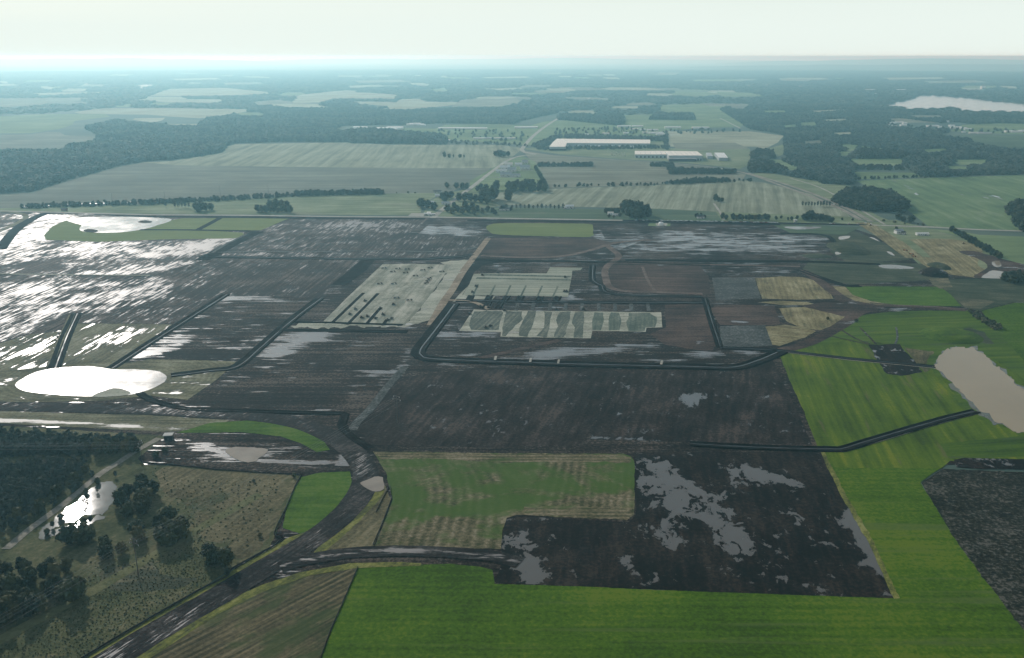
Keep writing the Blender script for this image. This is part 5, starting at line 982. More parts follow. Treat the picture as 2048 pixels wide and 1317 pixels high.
# ------------------------------------------------------------------ buildings
plain_mat('white_metal', (.70, .69, .64), .5, .08, .05); plain_mat('cream_roof', (.80, .72, .60), .6, .06, .02)
plain_mat('pale_blue_wall', (.38, .42, .42), .6, .1, .1); plain_mat('grey_metal', (.34, .35, .34), .5, .12, .1)
plain_mat('dark_shingle', (.075, .072, .07), .85, .2, .3); plain_mat('house_white', (.66, .65, .61), .7, .08, .3)
plain_mat('brick_wall', (.22, .15, .12), .85, .2, .5); plain_mat('window_glass', (.03, .035, .04), .15, .1, .5, 0, .6)
plain_mat('dock_dark', (.04, .042, .045), .6, .2, .4); plain_mat('tank_white', (.78, .77, .73), .45, .05, .1)
plain_mat('pole_wood', (.10, .085, .07), .9, .25, 1.5); plain_mat('wire_metal', (.16, .16, .155), .6, .1, 1); plain_mat('insulator', (.6, .6, .58), .3, .05, 1)
plain_mat('fence_cloth', (.010, .010, .010), .8, .2, .6); plain_mat('rubber', (.012, .012, .012), .85, .2, 2)
plain_mat('machine_backlit', (.055, .045, .022), .6, .3, .8); plain_mat('machine_yellow', (.30, .19, .02), .55, .2, .8); plain_mat('machine_orange', (.35, .13, .02), .55, .2, .8)  # first paint is darkened to give the machines a backlit silhouette
plain_mat('concrete_slab', (.42, .41, .37), .85, .12, .6); plain_mat('dark_concrete', (.016, .016, .015), .9, .2, .6)
def box(V, F, x0, x1, y0, y1, z0, z1):
    s = len(V); V += [(x0, y0, z0), (x1, y0, z0), (x1, y1, z0), (x0, y1, z0), (x0, y0, z1), (x1, y0, z1), (x1, y1, z1), (x0, y1, z1)]
    F += [(s, s+3, s+2, s+1), (s+4, s+5, s+6, s+7), (s, s+1, s+5, s+4), (s+1, s+2, s+6, s+5), (s+2, s+3, s+7, s+6), (s+3, s, s+4, s+7)]
def part(name, boxes, mat, parent):
    V, F = [], []
    for q in boxes: box(V, F, *q)
    return link_mesh(name, V, F, M[mat] if isinstance(mat, str) else mat, parent)
def gable(name, w_, d, z0, rise, mat, parent, over=.5):
    """ridge along x"""
    x, y = w_/2+over, d/2+over; V = [(-x, -y, z0), (x, -y, z0), (x, y, z0), (-x, y, z0), (-x, 0, z0+rise), (x, 0, z0+rise)]
    F = [(0, 1, 5, 4), (2, 3, 4, 5), (0, 4, 3), (1, 2, 5), (0, 3, 2, 1)]
    return link_mesh(name, V, F, M[mat], parent)
def house(x, y, w_, d, h_, label, wall='house_white', roof='dark_shingle', rz=0, rise=None, group=None, name='house', cat='house', windows=2, door=True):
    e = empty(name, P(x, y), rz, label, cat, group); e.location.z = .1
    part('wall', [(-w_/2, w_/2, -d/2, d/2, 0, h_)], wall, e)
    gable('roof', w_, d, h_, rise if rise is not None else d*.28, roof, e)
    for i in range(windows):
        cx = -w_/2+w_*(i+1)/(windows+1)-(.9 if door else 0)
        part('window', [(cx-.6, cx+.6, -d/2-.06, -d/2+.05, h_*.4, h_*.75)], 'window_glass', e)
    if door: part('door', [(w_*.18, w_*.18+1.1, -d/2-.07, -d/2+.05, 0, min(2.1, h_*.7))], 'dock_dark', e)
    return e
def flat_shed(poly, h_, label, roof='cream_roof', wall='pale_blue_wall', name='warehouse', cat='warehouse', group=None, docks=0, ribs=0):
    """big low building: roof outline as seen, raised to its height"""
    g = [P(x, y, h_) for x, y in poly]; c = sum(g, Vector())/len(g); e = empty(name, (c.x, c.y, .1), 0, label, cat, group)
    L = [(v.x-c.x, v.y-c.y) for v in g]; n = len(L)
    V = [(x, y, 0) for x, y in L]+[(x, y, h_-.3) for x, y in L]; F = [(i, (i+1) % n, n+(i+1) % n, n+i) for i in range(n)]
    link_mesh('wall', V, F, M[wall], e)
    k = 1.008; V = [(x*k, y*k, h_-.3) for x, y in L]+[(x*k, y*k, h_+.3) for x, y in L]
    F = [(i, (i+1) % n, n+(i+1) % n, n+i) for i in range(n)]+[tuple(range(n, 2*n))]
    o = link_mesh('roof', V, F, M[roof], e)
    if ribs:
        a, b_ = Vector(L[0]), Vector(L[1]); d_, c_ = Vector(L[3 % n]), Vector(L[2]); 
        for i in range(1, ribs):
            p, q = a.lerp(b_, i/ribs), d_.lerp(c_, i/ribs); V, F = [], []
            tube(V, F, (p.x, p.y, h_+.35), (q.x, q.y, h_+.35), .35, .35, 4); link_mesh('roof_rib', V, F, M['grey_metal'], e)
    if docks:
        f = sorted(range(n), key=lambda i: L[i][1]+L[(i+1) % n][1])[0]; a, b_ = Vector(L[f]), Vector(L[(f+1) % n])
        for i in range(docks):
            p = a.lerp(b_, (i+.5)/docks); part('dock_door', [(p.x-2, p.x+2, p.y-.15, p.y+.2, .3, 4.8)], 'dock_dark', e)
    return e
flat_shed([(1114.5, 278), (1299.5, 280), (1299.5, 287.5), (1134, 286.5), (1131, 294), (1099, 294), (1106, 285)], 11, 'very long low warehouse with cream roof and a wing at its left end', docks=24)
flat_shed([(1269.5, 302.5), (1330, 302.5), (1334, 309.5), (1270, 309.5)], 9, 'left low half of the second warehouse with cream roof', wall='pale_blue_wall', docks=8, ribs=6)
flat_shed([(1330, 302.5), (1394.5, 303.5), (1405, 311.5), (1338, 311.5)], 13, 'taller right half of the second warehouse with cream roof', wall='pale_blue_wall', docks=12, ribs=7)
flat_shed([(1336, 313), (1391, 313), (1393, 318), (1338, 318)], 7, 'long grey front shed below the second warehouse', roof='grey_metal', wall='dock_dark', docks=10)
flat_shed([(1429, 306), (1448, 306), (1456, 316), (1438, 316)], 8, 'ribbed white roofed shed at the right end of the works', roof='white_metal', ribs=5)
flat_shed([(1412, 306), (1422, 306), (1426, 313), (1415, 313)], 7, 'small grey roofed shed left of the ribbed shed', roof='grey_metal')
for i, (x, y) in enumerate(((1096, 284), (1091, 289), (1137, 292), (1152, 291), (1158, 293), (1171, 293), (1178, 293), (1192, 293), (1199, 293.5), (1213, 292), (1221, 294), (1241, 294.5), (1263, 295.5))):
    house(x, y+1, 10.5, 30, 4.2, ('upper' if i == 0 else 'lower')+' white shed off the left end of the long warehouse' if i < 2 else ORD[i-2]+', white shed in the row before the long warehouse', 'white_metal', 'white_metal', 0, 1.2, 'white sheds before the long warehouse', 'shed', 'shed', 0, False)
for x, y, w_, d, h_, roof, lab in ((1017, 332, 20, 16, 4, 'cream_roof', 'pale roofed shed at the top left of the roadside works'), (1037, 332, 18, 14, 4, 'white_metal', 'white roofed shed in the middle of the top row of the roadside works'), (1050, 327, 16, 14, 5, 'grey_metal', 'grey shed at the far top right of the roadside works'),
    (1010, 339, 24, 16, 5, 'white_metal', 'white shed on the left of the second row of the works'), (1050, 339, 24, 18, 6, 'grey_metal', 'big grey shed on the right of the second row of the works'), (1003, 345, 26, 12, 4, 'white_metal', 'long white shed close to the road in the works'),
    (1024, 344, 20, 18, 6, 'grey_metal', 'grey shed in the middle of the works'), (1012, 353, 26, 16, 5, 'grey_metal', 'grey roofed shed at the front left of the works'), (1031, 354, 22, 12, 4, 'grey_metal', 'low grey shed at the front right of the works'),
    (877, 394, 12, 8, 3, 'white_metal', 'white roofed cottage above the white house'), (875, 386, 16, 8, 3, 'dark_shingle', 'low dark shed at the edge of the dull field'), (891, 409, 14, 8, 3, 'grey_metal', 'grey roofed cottage left of the village road'),
    (863, 409, 10, 8, 4, 'white_metal', 'small white house between two dark trees'), (1009, 421, 18, 8, 3, 'dark_shingle', 'low dark roofed house by the hedge'), (1139, 417, 14, 9, 4, 'white_metal', 'white house at the right end of the hedge'), (1130, 418, 6, 5, 2.6, 'white_metal', 'tiny white outbuilding left of the white hedge house'),
    (1221, 430, 9, 7, 3.5, 'cream_roof', 'cream house in the square garden by the big clump'), (1231, 432, 10, 5, 2.5, 'white_metal', 'low white shed beside the cream garden house'), (1401, 437, 12, 7, 3, 'dark_shingle', 'low dark roofed house inside the dark strip'), (1590.5, 444, 4, 4, 3, 'white_metal', 'tiny white hut by the road below small trees')):
    house(x, y, w_, d, h_, lab, 'house_white', roof, 0, None, None, 'house' if ('house' in lab or 'cottage' in lab) else 'shed', 'house' if ('house' in lab or 'cottage' in lab) else 'shed', 2)
house(1797, 468, 11, 9, 5, 'white two storey house with grey roof by the new highway', 'house_white', 'grey_metal', .1, None, None, 'house', 'house', 3)
house(1806, 469, 6, 6, 3, 'small white garage joined beside the two storey house', 'house_white', 'dark_shingle', .1, None, None, 'garage', 'garage', 1)
house(1844, 471, 18, 7, 3.2, 'long low white barn on the green grass at right', 'house_white', 'white_metal', .02, 1.2, None, 'barn', 'barn', 4)
for i, (x, y) in enumerate(((852, 430.5), (860, 431.5), (867, 431), (858, 428.5))):
    house(x, y, 6, 10 if i == 3 else 5, 3, ['leftmost', 'middle front', 'rightmost', 'rear'][i]+' white site cabin in the yard at the village road crossing', 'house_white', 'white_metal', 0, .6, 'site cabins by the crossing', 'site_cabin', 'cabin', 1)
for i, (x, y, w_) in enumerate(((55, 416, 14), (84, 415, 26), (95, 415, 8), (135, 412.5, 16), (168, 411.5, 10), (180, 411, 12), (191, 411, 10), (203, 410.5, 14), (211, 410, 8), (260, 408, 16))):
    house(x, y, w_, 6, 3, ORD[i]+', white trailer home set in the long hedge at left', 'house_white', 'white_metal', 0, .7, 'trailer homes in the long hedge', 'trailer_home', 'trailer home', 1, False)
house(129, 422, 9, 6, 3.4, 'small dark barn standing alone on the left pasture', 'brick_wall', 'dark_shingle', 0, 1.6, None, 'barn', 'barn', 0)
# far works and towns
def far_row(items, lab, group, name='building', cat='building'):
    items = sorted(items)
    for i, (x, y, w_, d, h_) in enumerate(items):
        house(x, y, w_, d, h_, (ORD[i]+', ' if i < len(ORD) else '')+lab, 'house_white', ['white_metal', 'cream_roof', 'grey_metal'][i % 3 if h_ < 5 else 0], 0, 1.5, group, name, cat, 0, False)
far_row([(721, 258, 50, 40, 7), (738, 263, 70, 50, 6), (757, 260, 60, 50, 7), (775, 262, 70, 40, 7), (790, 259, 60, 50, 8), (728, 267, 40, 20, 5), (752, 267, 60, 20, 5)], 'white roofed building of the big far complex above the combed field', 'far complex buildings')
far_row([(820, 251.5, 26, 24, 6), (827, 250.5, 30, 24, 6), (834, 251, 26, 30, 8), (841, 251.5, 26, 20, 6), (846, 252, 20, 20, 5)], 'bright white greenhouse behind the far complex', 'far greenhouses', 'greenhouse', 'greenhouse')
far_row([(885+i*9, 258.5+.06*i, 30, 34, 5) for i in range(10)], 'white shed of the long far row right of the complex', 'long far row of sheds', 'shed', 'shed')
far_row([(1036+i*8, 257-.1*i, 26, 30, 5) for i in range(5)], 'white shed of the short far row beside the straight road', 'short far row of sheds', 'shed', 'shed')
far_row([(864+i*8, 283-.3*i, 14, 10, 3.5) for i in range(5)], 'white house among trees just above the combed field', 'houses above the combed field', 'house', 'house')
far_row([(952+i*11, 279-.2*(i % 3), 18, 12, 4) for i in range(8)], 'pale house in the middle line of the works land', 'middle line of houses', 'house', 'house')
far_row([(1248, 255, 50, 20, 6), (1275, 254.5, 40, 20, 5), (1268, 260, 30, 16, 4), (1285, 261, 20, 14, 4), (1305, 262, 40, 20, 5), (1312, 268, 50, 20, 5), (1324, 271, 40, 16, 5), (1212, 269, 24, 14, 4), (1172, 271, 20, 14, 4), (1345, 257, 60, 20, 5), (1395, 258, 40, 24, 6), (1409, 258, 30, 24, 6), (1252, 268, 18, 12, 4), (1290, 267, 18, 12, 4)], 'pale building in the settlement behind the long warehouse', 'settlement behind the warehouse')
far_row([(1735, 246.5, 24, 20, 5), (1742, 247, 30, 20, 5), (1756, 247, 36, 20, 5), (1768, 247, 30, 20, 5), (1778, 248, 24, 20, 5), (1786, 247.5, 20, 20, 5), (1798, 247, 30, 20, 5), (1809, 248.5, 16, 16, 5), (1774, 252, 14, 12, 4), (1782, 253, 14, 12, 4), (1789, 254, 14, 12, 4), (1807, 252.5, 26, 16, 5)], 'white building in the left half of the far right town', 'left half of the far town')
far_row([(1860, 254, 26, 16, 5), (1870, 254, 24, 16, 5), (1881, 256, 20, 14, 5), (1884, 244, 24, 16, 5), (1892, 245, 20, 14, 5), (1903, 253.5, 20, 16, 5), (1912, 257.5, 36, 24, 6), (1926, 258.5, 24, 14, 5), (1936, 260, 30, 12, 4), (1927, 265.5, 12, 10, 4), (1952, 267.5, 50, 10, 4), (1968, 268, 50, 10, 4), (2018, 265, 30, 16, 5), (2032, 265.5, 40, 16, 5), (2046, 264.5, 30, 16, 6)], 'white building in the right half of the far right town', 'right half of the far town')
far_row([(1965, 178.5, 30, 30, 24)], 'pale tower standing at the right end of the far causeway', None, 'tower', 'tower')

far_row([(1740, 182.5, 60, 40, 12), (1802, 182.5, 60, 40, 12), (1748, 190, 40, 30, 9)], 'white building on the wooded shore above the lake', 'lake shore buildings')
# round tank and its yard
t = empty('storage_tank', P(1322, 451), 0, 'white domed round tank on the grass square beside the car queue', 'tank')
V, F = [], []; n = 20
for j, (r_, z) in enumerate(((4.2, 0), (4.2, 3.0))):
    V += [(r_*math.cos(2*math.pi*i/n), r_*math.sin(2*math.pi*i/n), z) for i in range(n)]
F = [(i, (i+1) % n, n+(i+1) % n, n+i) for i in range(n)]; link_mesh('shell', V, F, M['tank_white'], t)
V, F = [], []
for j in range(5):
    a = j*math.pi/8.2; V += [(4.3*math.cos(a)*math.cos(2*math.pi*i/n), 4.3*math.cos(a)*math.sin(2*math.pi*i/n), 3.0+2.6*math.sin(a)) for i in range(n)]
F = [(j*n+i, j*n+(i+1) % n, (j+1)*n+(i+1) % n, (j+1)*n+i) for j in range(4) for i in range(n)]+[tuple(range(4*n, 5*n))]
link_mesh('dome', V, F, M['tank_white'], t, smooth=True)
field('lawn', [(1300, 444), (1342, 444.5), (1340, 453), (1296, 452)], M['farm_green'], 8, 'square of grass round the white tank')
field('gravel_yard', [(1313, 445.5), (1334, 446), (1332, 452.5), (1314, 452)], M['concrete'], 9, 'pale yard round the white tank', curve=True)
# dark box at the top of the gravel lane
e = empty('pump_house', P(338, 880), .12, 'small dark block house with a flat pale roof at the top of the gravel lane', 'pump house')
part('wall', [(-2.7, 2.7, -2.2, 2.2, 0, 4.0)], 'dark_concrete', e); part('roof', [(-3.2, 3.2, -2.7, 2.7, 4.0, 4.4)], 'concrete_slab', e); part('door', [(-.6, .6, -2.28, -2.1, 0, 2.2)], 'dock_dark', e); part('ramp', [(-3.6, 4.6, -3.6, -2.3, 0, .7)], 'dark_concrete', e)

# ------------------------------------------------------------------ vehicles
def car_mesh(name, paint):
    V, F, MI = [], [], []
    def add(prof, hw, m, z=0):
        s = len(V); n_ = len(prof)
        for sy in (-hw, hw): V.extend([(x, sy*(.86 if zz > 1.0 else 1), zz) for x, zz in prof])
        F.append(tuple(s+i for i in reversed(range(n_)))); F.append(tuple(s+n_+i for i in range(n_))); MI.extend([m, m])
        for i in range(n_): F.append((s+i, s+(i+1) % n_, s+n_+(i+1) % n_, s+n_+i)); MI.append(m)
    add([(-2.2, .3), (2.2, .3), (2.25, .7), (1.2, .9), (-2.1, .95), (-2.25, .6)], .9, 0)
    add([(-1.9, .95), (1.0, .9), (.4, 1.42), (-1.4, 1.45)], .82, 1); add([(-1.38, 1.451), (.38, 1.421), (.3, 1.5), (-1.3, 1.52)], .70, 0)
    for x in (-1.4, 1.4):
        for y in (-.95, .75):
            s = len(V); k = 8
            for yy in (y, y+.2): V.extend([(x+.33*math.cos(2*math.pi*i/k), yy, .33+.33*math.sin(2*math.pi*i/k)) for i in range(k)])
            for i in range(k): F.append((s+i, s+(i+1) % k, s+k+(i+1) % k, s+k+i)); MI.append(2)
            F.append(tuple(s+i for i in range(k))); F.append(tuple(s+k+i for i in range(k))); MI.extend([2, 2])
    me = bpy.data.meshes.new(name); me.from_pydata(V, [], F)
    for m in (paint, M['window_glass'], M['rubber']): me.materials.append(m)
    me.polygons.foreach_set('material_index', np.array(MI, np.int32)); me.update(); return me
PAINT = {}
for nm, c in (('white', (.75, .75, .74)), ('silver', (.45, .46, .47)), ('black', (.02, .02, .022)), ('dark red', (.22, .02, .02)), ('blue', (.04, .08, .2))):
    PAINT[nm] = car_mesh('car', plain_mat('paint '+nm, c, .3, .03, 1, 0, .5))
COLS = ['white', 'silver', 'white', 'black', 'white', 'silver', 'white', 'dark red', 'white', 'black', 'blue', 'white']
def car(x, y, rz, col, label, group):
    o = bpy.data.objects.new('car', PAINT[col]); C.objects.link(o); p = P(x, y); o.location = (p.x, p.y, .75); o.rotation_euler = (0, 0, rz)
    return tag(o, label, 'car', group)
QD = rowdir((1330, 443), (1560, 447))
q0, q1 = 1272, 1722; x = q0; i = 0
while x < q1:
    yy = np.interp(x, [1000, 1330, 1560, 1745], [437.5, 443, 447, 451])
    c_ = COLS[int(rng.integers(len(COLS)))]
    if x < 1560 or rng.random() < .3:
        car(x, yy-.5*(i % 2)+.4, QD+(math.pi if i % 3 == 0 else 0), c_, c_+' car standing in the long queue on the far roadside', c_+' cars of the roadside queue')
    x += 4.6+3.4*rng.random(); i += 1
for k, (x, y) in enumerate(((1668, 410), (1698, 449.5), (1731, 447.5), (1742, 450))):
    car(x, y, rowdir((1625, 395), (1722, 441)), 'white', ['white car driving on the divided highway', 'leftmost white car at the highway crossing', 'middle white car at the highway crossing', 'rightmost white car at the highway crossing'][k], None)
for k in range(6):
    for j in range(7):
        if rng.random() < .8:
            c_ = COLS[int(rng.integers(len(COLS)))]; car(1222+k*5.2+.5*j, 305.5+j*1.45, 1.3, c_, c_+' car in the parking lot left of the second warehouse', c_+' cars in the warehouse lot')
for k in range(13):
    for j in range(2):
        if rng.random() < .85:
            c_ = COLS[int(rng.integers(len(COLS)))]; car(980+k*4.9, 286+j*2.6, 1.4, c_, c_+' car parked in the lot at the top of the combed field', c_+' cars in the far lot')
# earth movers on the pads
def wheel(parent, x, y, r_, w_):
    V, F = [], []; k = 12
    for yy in (y-w_/2, y+w_/2): V += [(x+r_*math.cos(2*math.pi*i/k), yy, r_+r_*math.sin(2*math.pi*i/k)) for i in range(k)]
    F = [(i, (i+1) % k, k+(i+1) % k, k+i) for i in range(k)]+[tuple(reversed(range(k))), tuple(range(k, 2*k))]
    return link_mesh('wheel', V, F, M['rubber'], parent)
def wedge(name, pts, hw, mat, parent):
    n_ = len(pts); V = [(x, -hw, z) for x, z in pts]+[(x, hw, z) for x, z in pts]
    F = [tuple(reversed(range(n_))), tuple(range(n_, 2*n_))]+[(i, (i+1) % n_, n_+(i+1) % n_, n_+i) for i in range(n_)]
    return link_mesh(name, V, F, M[mat], parent)
def scraper(mat='machine_backlit'):
    e = empty('scraper', (0, 0, 0)); e.scale = (.55, .55, .55)
    wedge('body', [(2.2, .9), (6.3, .9), (6.3, 2.0), (4.4, 2.3), (2.2, 2.0)], 1.2, mat, e)
    part('cab', [(2.5, 4.2, -.8, .8, 2.1, 3.6)], 'dock_dark', e); part('cab_roof', [(2.3, 4.4, -.95, .95, 3.6, 3.75)], mat, e)
    wedge('gooseneck', [(.4, 2.3), (2.4, 1.9), (2.4, 2.3), (.8, 2.9), (-1.0, 2.7), (-1.0, 2.3)], .35, mat, e)
    wedge('bowl', [(-5.6, .7), (-.6, .4), (-.2, 1.4), (-.8, 2.6), (-5.2, 2.7), (-6.2, 1.8)], 1.6, mat, e)
    for x, r_ in ((4.2, 1.05), (-5.2, 1.05)):
        for y in (-1.55, 1.55): wheel(e, x, y, r_, .75)
    return e
def dozer(mat='machine_backlit'):
    e = empty('bulldozer', (0, 0, 0)); e.scale = (.72, .72, .72)
    part('body', [(-1.8, 2.0, -.75, .75, .8, 1.9)], mat, e); part('cab', [(-1.4, .4, -.75, .75, 1.9, 3.2)], 'dock_dark', e); part('cab_roof', [(-1.6, .6, -.9, .9, 3.2, 3.35)], mat, e)
    wedge('blade', [(2.9, .15), (3.3, .1), (3.05, .8), (3.25, 1.5), (2.95, 1.5), (2.8, .8)], 2.0, mat, e)
    for s in (-1, 1):
        wedge('track', [(-2.2, .1), (1.9, .1), (2.4, .5), (1.9, 1.0), (-2.2, 1.0), (-2.6, .5)], .32, 'rubber', e).location = (0, s*1.1, 0)
        part('push_arm', [(.4, 2.9, s*1.62-.1, s*1.62+.1, .45, .7)], mat, e)
    return e
def copy_thing(o, loc, rz, label, group):
    c = o.copy(); C.objects.link(c); c.location = loc; c.rotation_euler = (0, 0, rz); tag(c, label, None, group)
    for ch in list(o.children):
        d = ch.copy(); C.objects.link(d); d.parent = c
    return c
def place(proto, spots, cat, label, group):
    for i, (x, y, rz) in enumerate(sorted(spots)):
        p = P(x, y); p.z = .75; lab = (ORD[i]+', ' if len(spots) <= len(ORD) else '')+label
        if i == 0:
            proto.location = p; proto.rotation_euler = (0, 0, rz); tag(proto, lab, cat, group)
        else: copy_thing(proto, p, rz, lab, group)
place(scraper(), [(768.5, 538.5, 0), (796, 539.5, .1), (814.5, 540.5, 0), (786, 545.5, .1), (811.5, 547.5, 0), (831, 554, .05), (846, 542.5, .1), (860.5, 537.8, 0), (884, 545.5, 0), (760, 569.5, .05), (788, 569.5, .3), (819, 602.5, 0), (793, 598, .3)], 'scraper', 'dark earth scraper on the slanting pale pad', 'scrapers on the slanting pad')
place(scraper(), [(853, 568, .9), (856, 563.5, .9), (859, 559.5, .9)], 'scraper', 'dark scraper of the close parked trio on the slanting pad', 'parked trio of scrapers')
place(dozer(), [(730, 604, .5), (711, 620.5, .2), (700, 630.5, .3), (723.5, 637.5, 0), (751, 639, 1), (760.5, 619, .8), (766, 631, 0), (787, 611, .2), (783, 639.5, 1.2), (776, 642.5, .9), (735, 635, 0)], 'bulldozer', 'dark bulldozer on the near end of the slanting pad', 'bulldozers on the slanting pad')
place(dozer(), [(964.5, 552, 0), (996.5, 547.5, 0), (1130.5, 556.5, 0), (1129, 585, 0), (1133.5, 585, 0), (952, 574.5, .8), (945, 586.5, .2)], 'bulldozer', 'dark bulldozer on the ruled pad', 'bulldozers on the ruled pad')
place(dozer(), [(961, 615.5, .8), (977, 617.5, .3), (939, 630, 0), (1009, 623, .4), (972, 657.5, .2), (980.5, 654.5, .9), (1113, 621, .1), (1167, 620.5, .1)], 'bulldozer', 'dark bulldozer at the left end of the striped pad', 'bulldozers on the striped pad')
place(scraper('machine_orange'), [(1811, 503, -.9), (1823, 510.5, -.9), (1828, 515, -.9)], 'scraper', 'rust orange scraper on the new highway roadbed', 'machines on the new highway')
place(dozer('machine_yellow'), [(1927, 489, .2), (1741, 452.5, .1)], 'bulldozer', 'small yellow bulldozer on the right hand roadworks', 'yellow bulldozers at right')

# ------------------------------------------------------------------ earth heaps
def heap(name, x0, x1, yb, h_, depth, mat, label, seed=0):
    a, b_ = P(x0, yb), P(x1, yb); w_ = (b_-a).length; c = (a+b_)/2; V, F = [], []; nx, ny = 18, 12
    for j in range(ny+1):
        for i in range(nx+1):
            u, v = i/nx*2-1, j/ny*2-1; k = max(0, 1-(abs(u)**2.2+abs(v)**2.2))**.7
            V.append((u*w_/2, v*depth/2, -.2+h_*k*(.85+.35*mnoise.noise(Vector((u*2+seed, v*2, seed))))))
    F = [(j*(nx+1)+i, j*(nx+1)+i+1, (j+1)*(nx+1)+i+1, (j+1)*(nx+1)+i) for j in range(ny) for i in range(nx)]
    o = link_mesh(name, V, F, M[mat], smooth=True); o.location = (c.x, c.y+depth/2, .3)
    return tag(o, label, 'earth heap')
heap('earth_heap', 1853, 1908, 556, 9, 36, 'mud_wedge', 'steep black heap of soil at the end of the new highway', 1)
heap('earth_heap', 1872, 1912, 541, 5, 40, 'rough_green_dark', 'low dark weedy heap above the black soil heap', 2)
heap('earth_heap', 1682, 1758, 512, 5, 90, 'rough_green_dark', 'broad dark grassy heap on the weedy slope', 3)
heap('earth_heap', 1612, 1672, 518, 3, 30, 'rough_green_dark', 'long low heap beside the wet black flat', 4)
heap('earth_heap', 1872, 1990, 690, 5, 55, 'grass_right', 'wide weedy mound on the green slope above the lagoon', 5)

# ------------------------------------------------------------------ silt fences, poles and wires
def silt_fence(pts, label, h_=.9, curve=False):
    g, nrm = centreline(pts, curve, 12); c = g[len(g)//2]; e = empty('silt_fence', (c[0], c[1], .3), 0, label, 'fence')
    V, F = [], []
    for i in range(len(g)):
        for o_, z in ((-.04, 0), (-.04, h_), (.04, h_), (.04, 0)):
            q = g[i]+nrm[i]*o_-c; V.append((q[0], q[1], z+.05*math.sin(i*1.7)*(z > 0)))
    for i in range(len(g)-1):
        for j in range(4): F.append((i*4+j, i*4+(j+1) % 4, (i+1)*4+(j+1) % 4, (i+1)*4+j))
    link_mesh('fabric', V, F, M['fence_cloth'], e)
    d = np.concatenate([[0], np.cumsum(np.linalg.norm(np.diff(g, axis=0), axis=1))]); me = None
    for s in np.arange(0, d[-1], 6.0):
        p = (np.interp(s, d, g[:, 0]), np.interp(s, d, g[:, 1]))
        if me is None:
            o = part('post', [(-.06, .06, -.06, .06, 0, h_+.3)], 'pole_wood', e); me = o.data
        else:
            o = bpy.data.objects.new('post', me); C.objects.link(o); o.parent = e
        o.location = (p[0]-c[0], p[1]-c[1], 0)
silt_fence([(604, 950), (590, 975), (576, 1010), (556, 1050), (548, 1070), (552, 1076), (568, 1078), (545, 1096), (500, 1120), (464, 1140), (455, 1155), (400, 1182), (340, 1216), (250, 1268), (160, 1322)], 'long black silt fence along the left side of the haul road', 1.1)
silt_fence([(780, 972), (783, 1000), (765, 1048), (746, 1092)], 'black silt fence along the left edge of the stubble field', 1.0)
silt_fence([(752, 1026), (765, 1000), (778, 975)], 'short black silt fence inside the dry grassy triangle', .8)
silt_fence([(716, 1136), (685, 1210), (662, 1260), (640, 1322)], 'black silt fence between brown stubble and green wheat', .8)
silt_fence([(282, 926), (350, 932), (430, 941), (520, 947), (604, 951)], 'low black fence below the churned mud', .8)
def pole(p, h_, label, group=None, rz=0.0, arms=((1.0, 2.6), (.9, 3.4)), r0=.28):
    e = empty('power_pole', (p.x, p.y, .2), rz, label, 'power pole', group); V, F = [], []
    tube(V, F, (0, 0, 0), (0, 0, h_), r0, r0*.6, 10); link_mesh('shaft', V, F, M['pole_wood'], e)
    for k, w_ in arms:
        z = h_*k-.5
        a = part('crossarm', [(-.12, .12, -w_, w_, z-.12, z+.12)], 'pole_wood', e)
        for s in (-1, 1):
            V, F = [], []; tube(V, F, (0, s*(w_-.15), z-.12), (0, s*(w_-.15), z-1.1), .13, .10, 8); link_mesh('insulator', V, F, M['insulator'], a)
    return e
pA = P(277, 1152); pd = (P(0, 1240, 20)-P(262, 1088, 22)); pd.z = 0; pd.normalize(); rzA = math.atan2(pd.y, pd.x)
pL, pR = pA+pd*190, pA-pd*230
pole(pA, 22, 'tall wooden power pole standing in the scrub between the copses', None, rzA)
pole(pL, 22, 'power pole beyond the lower left corner', 'poles of the near line', rzA)
pole(pR, 22, 'power pole of the near line beside the haul road bend', 'poles of the near line', rzA)
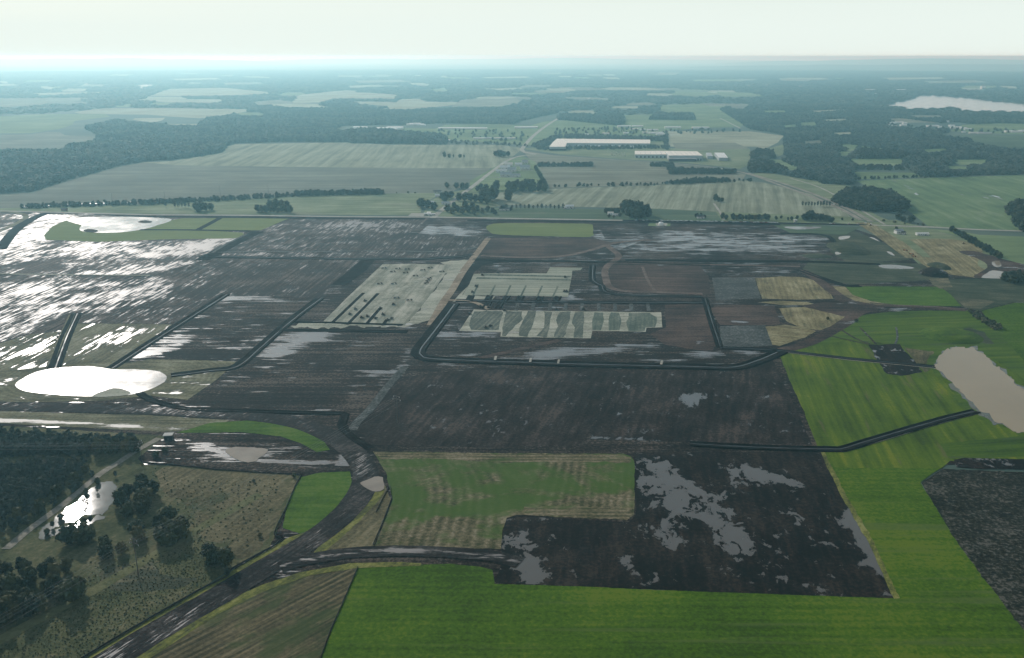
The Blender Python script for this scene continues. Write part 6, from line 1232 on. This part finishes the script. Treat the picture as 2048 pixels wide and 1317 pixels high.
def wires(a, b_, h_, offs, label, group, r_=.03):
    u = (b_-a); u.z = 0; u.normalize(); nrm = Vector((-u.y, u.x, 0))
    for i, (o_, k) in enumerate(offs):
        V, F = [], []; last = None; n_ = 26
        for j in range(n_+1):
            t_ = j/n_; p = a.lerp(b_, t_)+nrm*o_; p.z = h_*k-1.6-4.2*4*t_*(1-t_)*.55
            if last is not None: tube(V, F, last, p, r_, r_, 4)
            last = p
        tag(link_mesh('power_wire', V, F, M['wire_metal']), label[i] if isinstance(label, list) else label, 'wire', group)
OFF = [(-2.45, 1.0), (2.45, 1.0), (-3.25, .9), (3.25, .9)]
wires(pA, pL, 22, OFF, 'thin power wire running from the tall pole to the lower left', 'wires left of the tall pole')
wires(pA, pR, 22, OFF, 'thin power wire running from the tall pole up to the right', 'wires right of the tall pole')
b0, b1 = P(-260, 925), P(286, 932)
pole(b0, 18, 'power pole of the far line outside the left edge', None, math.atan2(b1.y-b0.y, b1.x-b0.x)); pole(b1, 18, 'slim power pole beside the gravel lane at the wood corner', None, math.atan2(b1.y-b0.y, b1.x-b0.x), r0=.2)
wires(b0, b1, 18, OFF, 'thin power wire crossing above the left wood', 'wires above the left wood', .03)
for x, y, lab in ((225, 407, 'first'), (330, 400, 'second'), (441, 393, 'third'), (537, 388, 'fourth')):
    pole(P(x, y), 20, lab+' from left, thin far pole standing in the dull grey field', 'thin poles in the dull field', 0, ((1.0, 3.0),), .35)

# ------------------------------------------------------------------ the air
def haze():
    x, y0, y1, z0, z1 = 43000, -3000, 61000, -2, 268
    V = [(-x, y0, z0), (x, y0, z0), (x, y1, z0), (-x, y1, z0), (-x, y0, z1), (x, y0, z1), (x, y1, z1), (-x, y1, z1)]
    F = [(0, 3, 2, 1), (4, 5, 6, 7), (0, 1, 5, 4), (1, 2, 6, 5), (2, 3, 7, 6), (3, 0, 4, 7)]
    m = bpy.data.materials.new('haze_air'); m.use_nodes = True; t = m.node_tree; t.nodes.clear()
    o_ = t.nodes.new('ShaderNodeOutputMaterial'); v = t.nodes.new('ShaderNodeVolumePrincipled')
    v.inputs['Color'].default_value = (*HAZE_COL, 1); v.inputs['Density'].default_value = HAZE_DENS
    v.inputs['Absorption Color'].default_value = (.85, 1, 1, 1)      # clean air haze: it only scatters, blue more than red
    v.inputs['Anisotropy'].default_value = HAZE_ANI
    t.links.new(v.outputs[0], o_.inputs['Volume'])
    tag(link_mesh('haze', V, F, m), 'pale blue haze lying over the whole plain', kind='stuff')
haze()
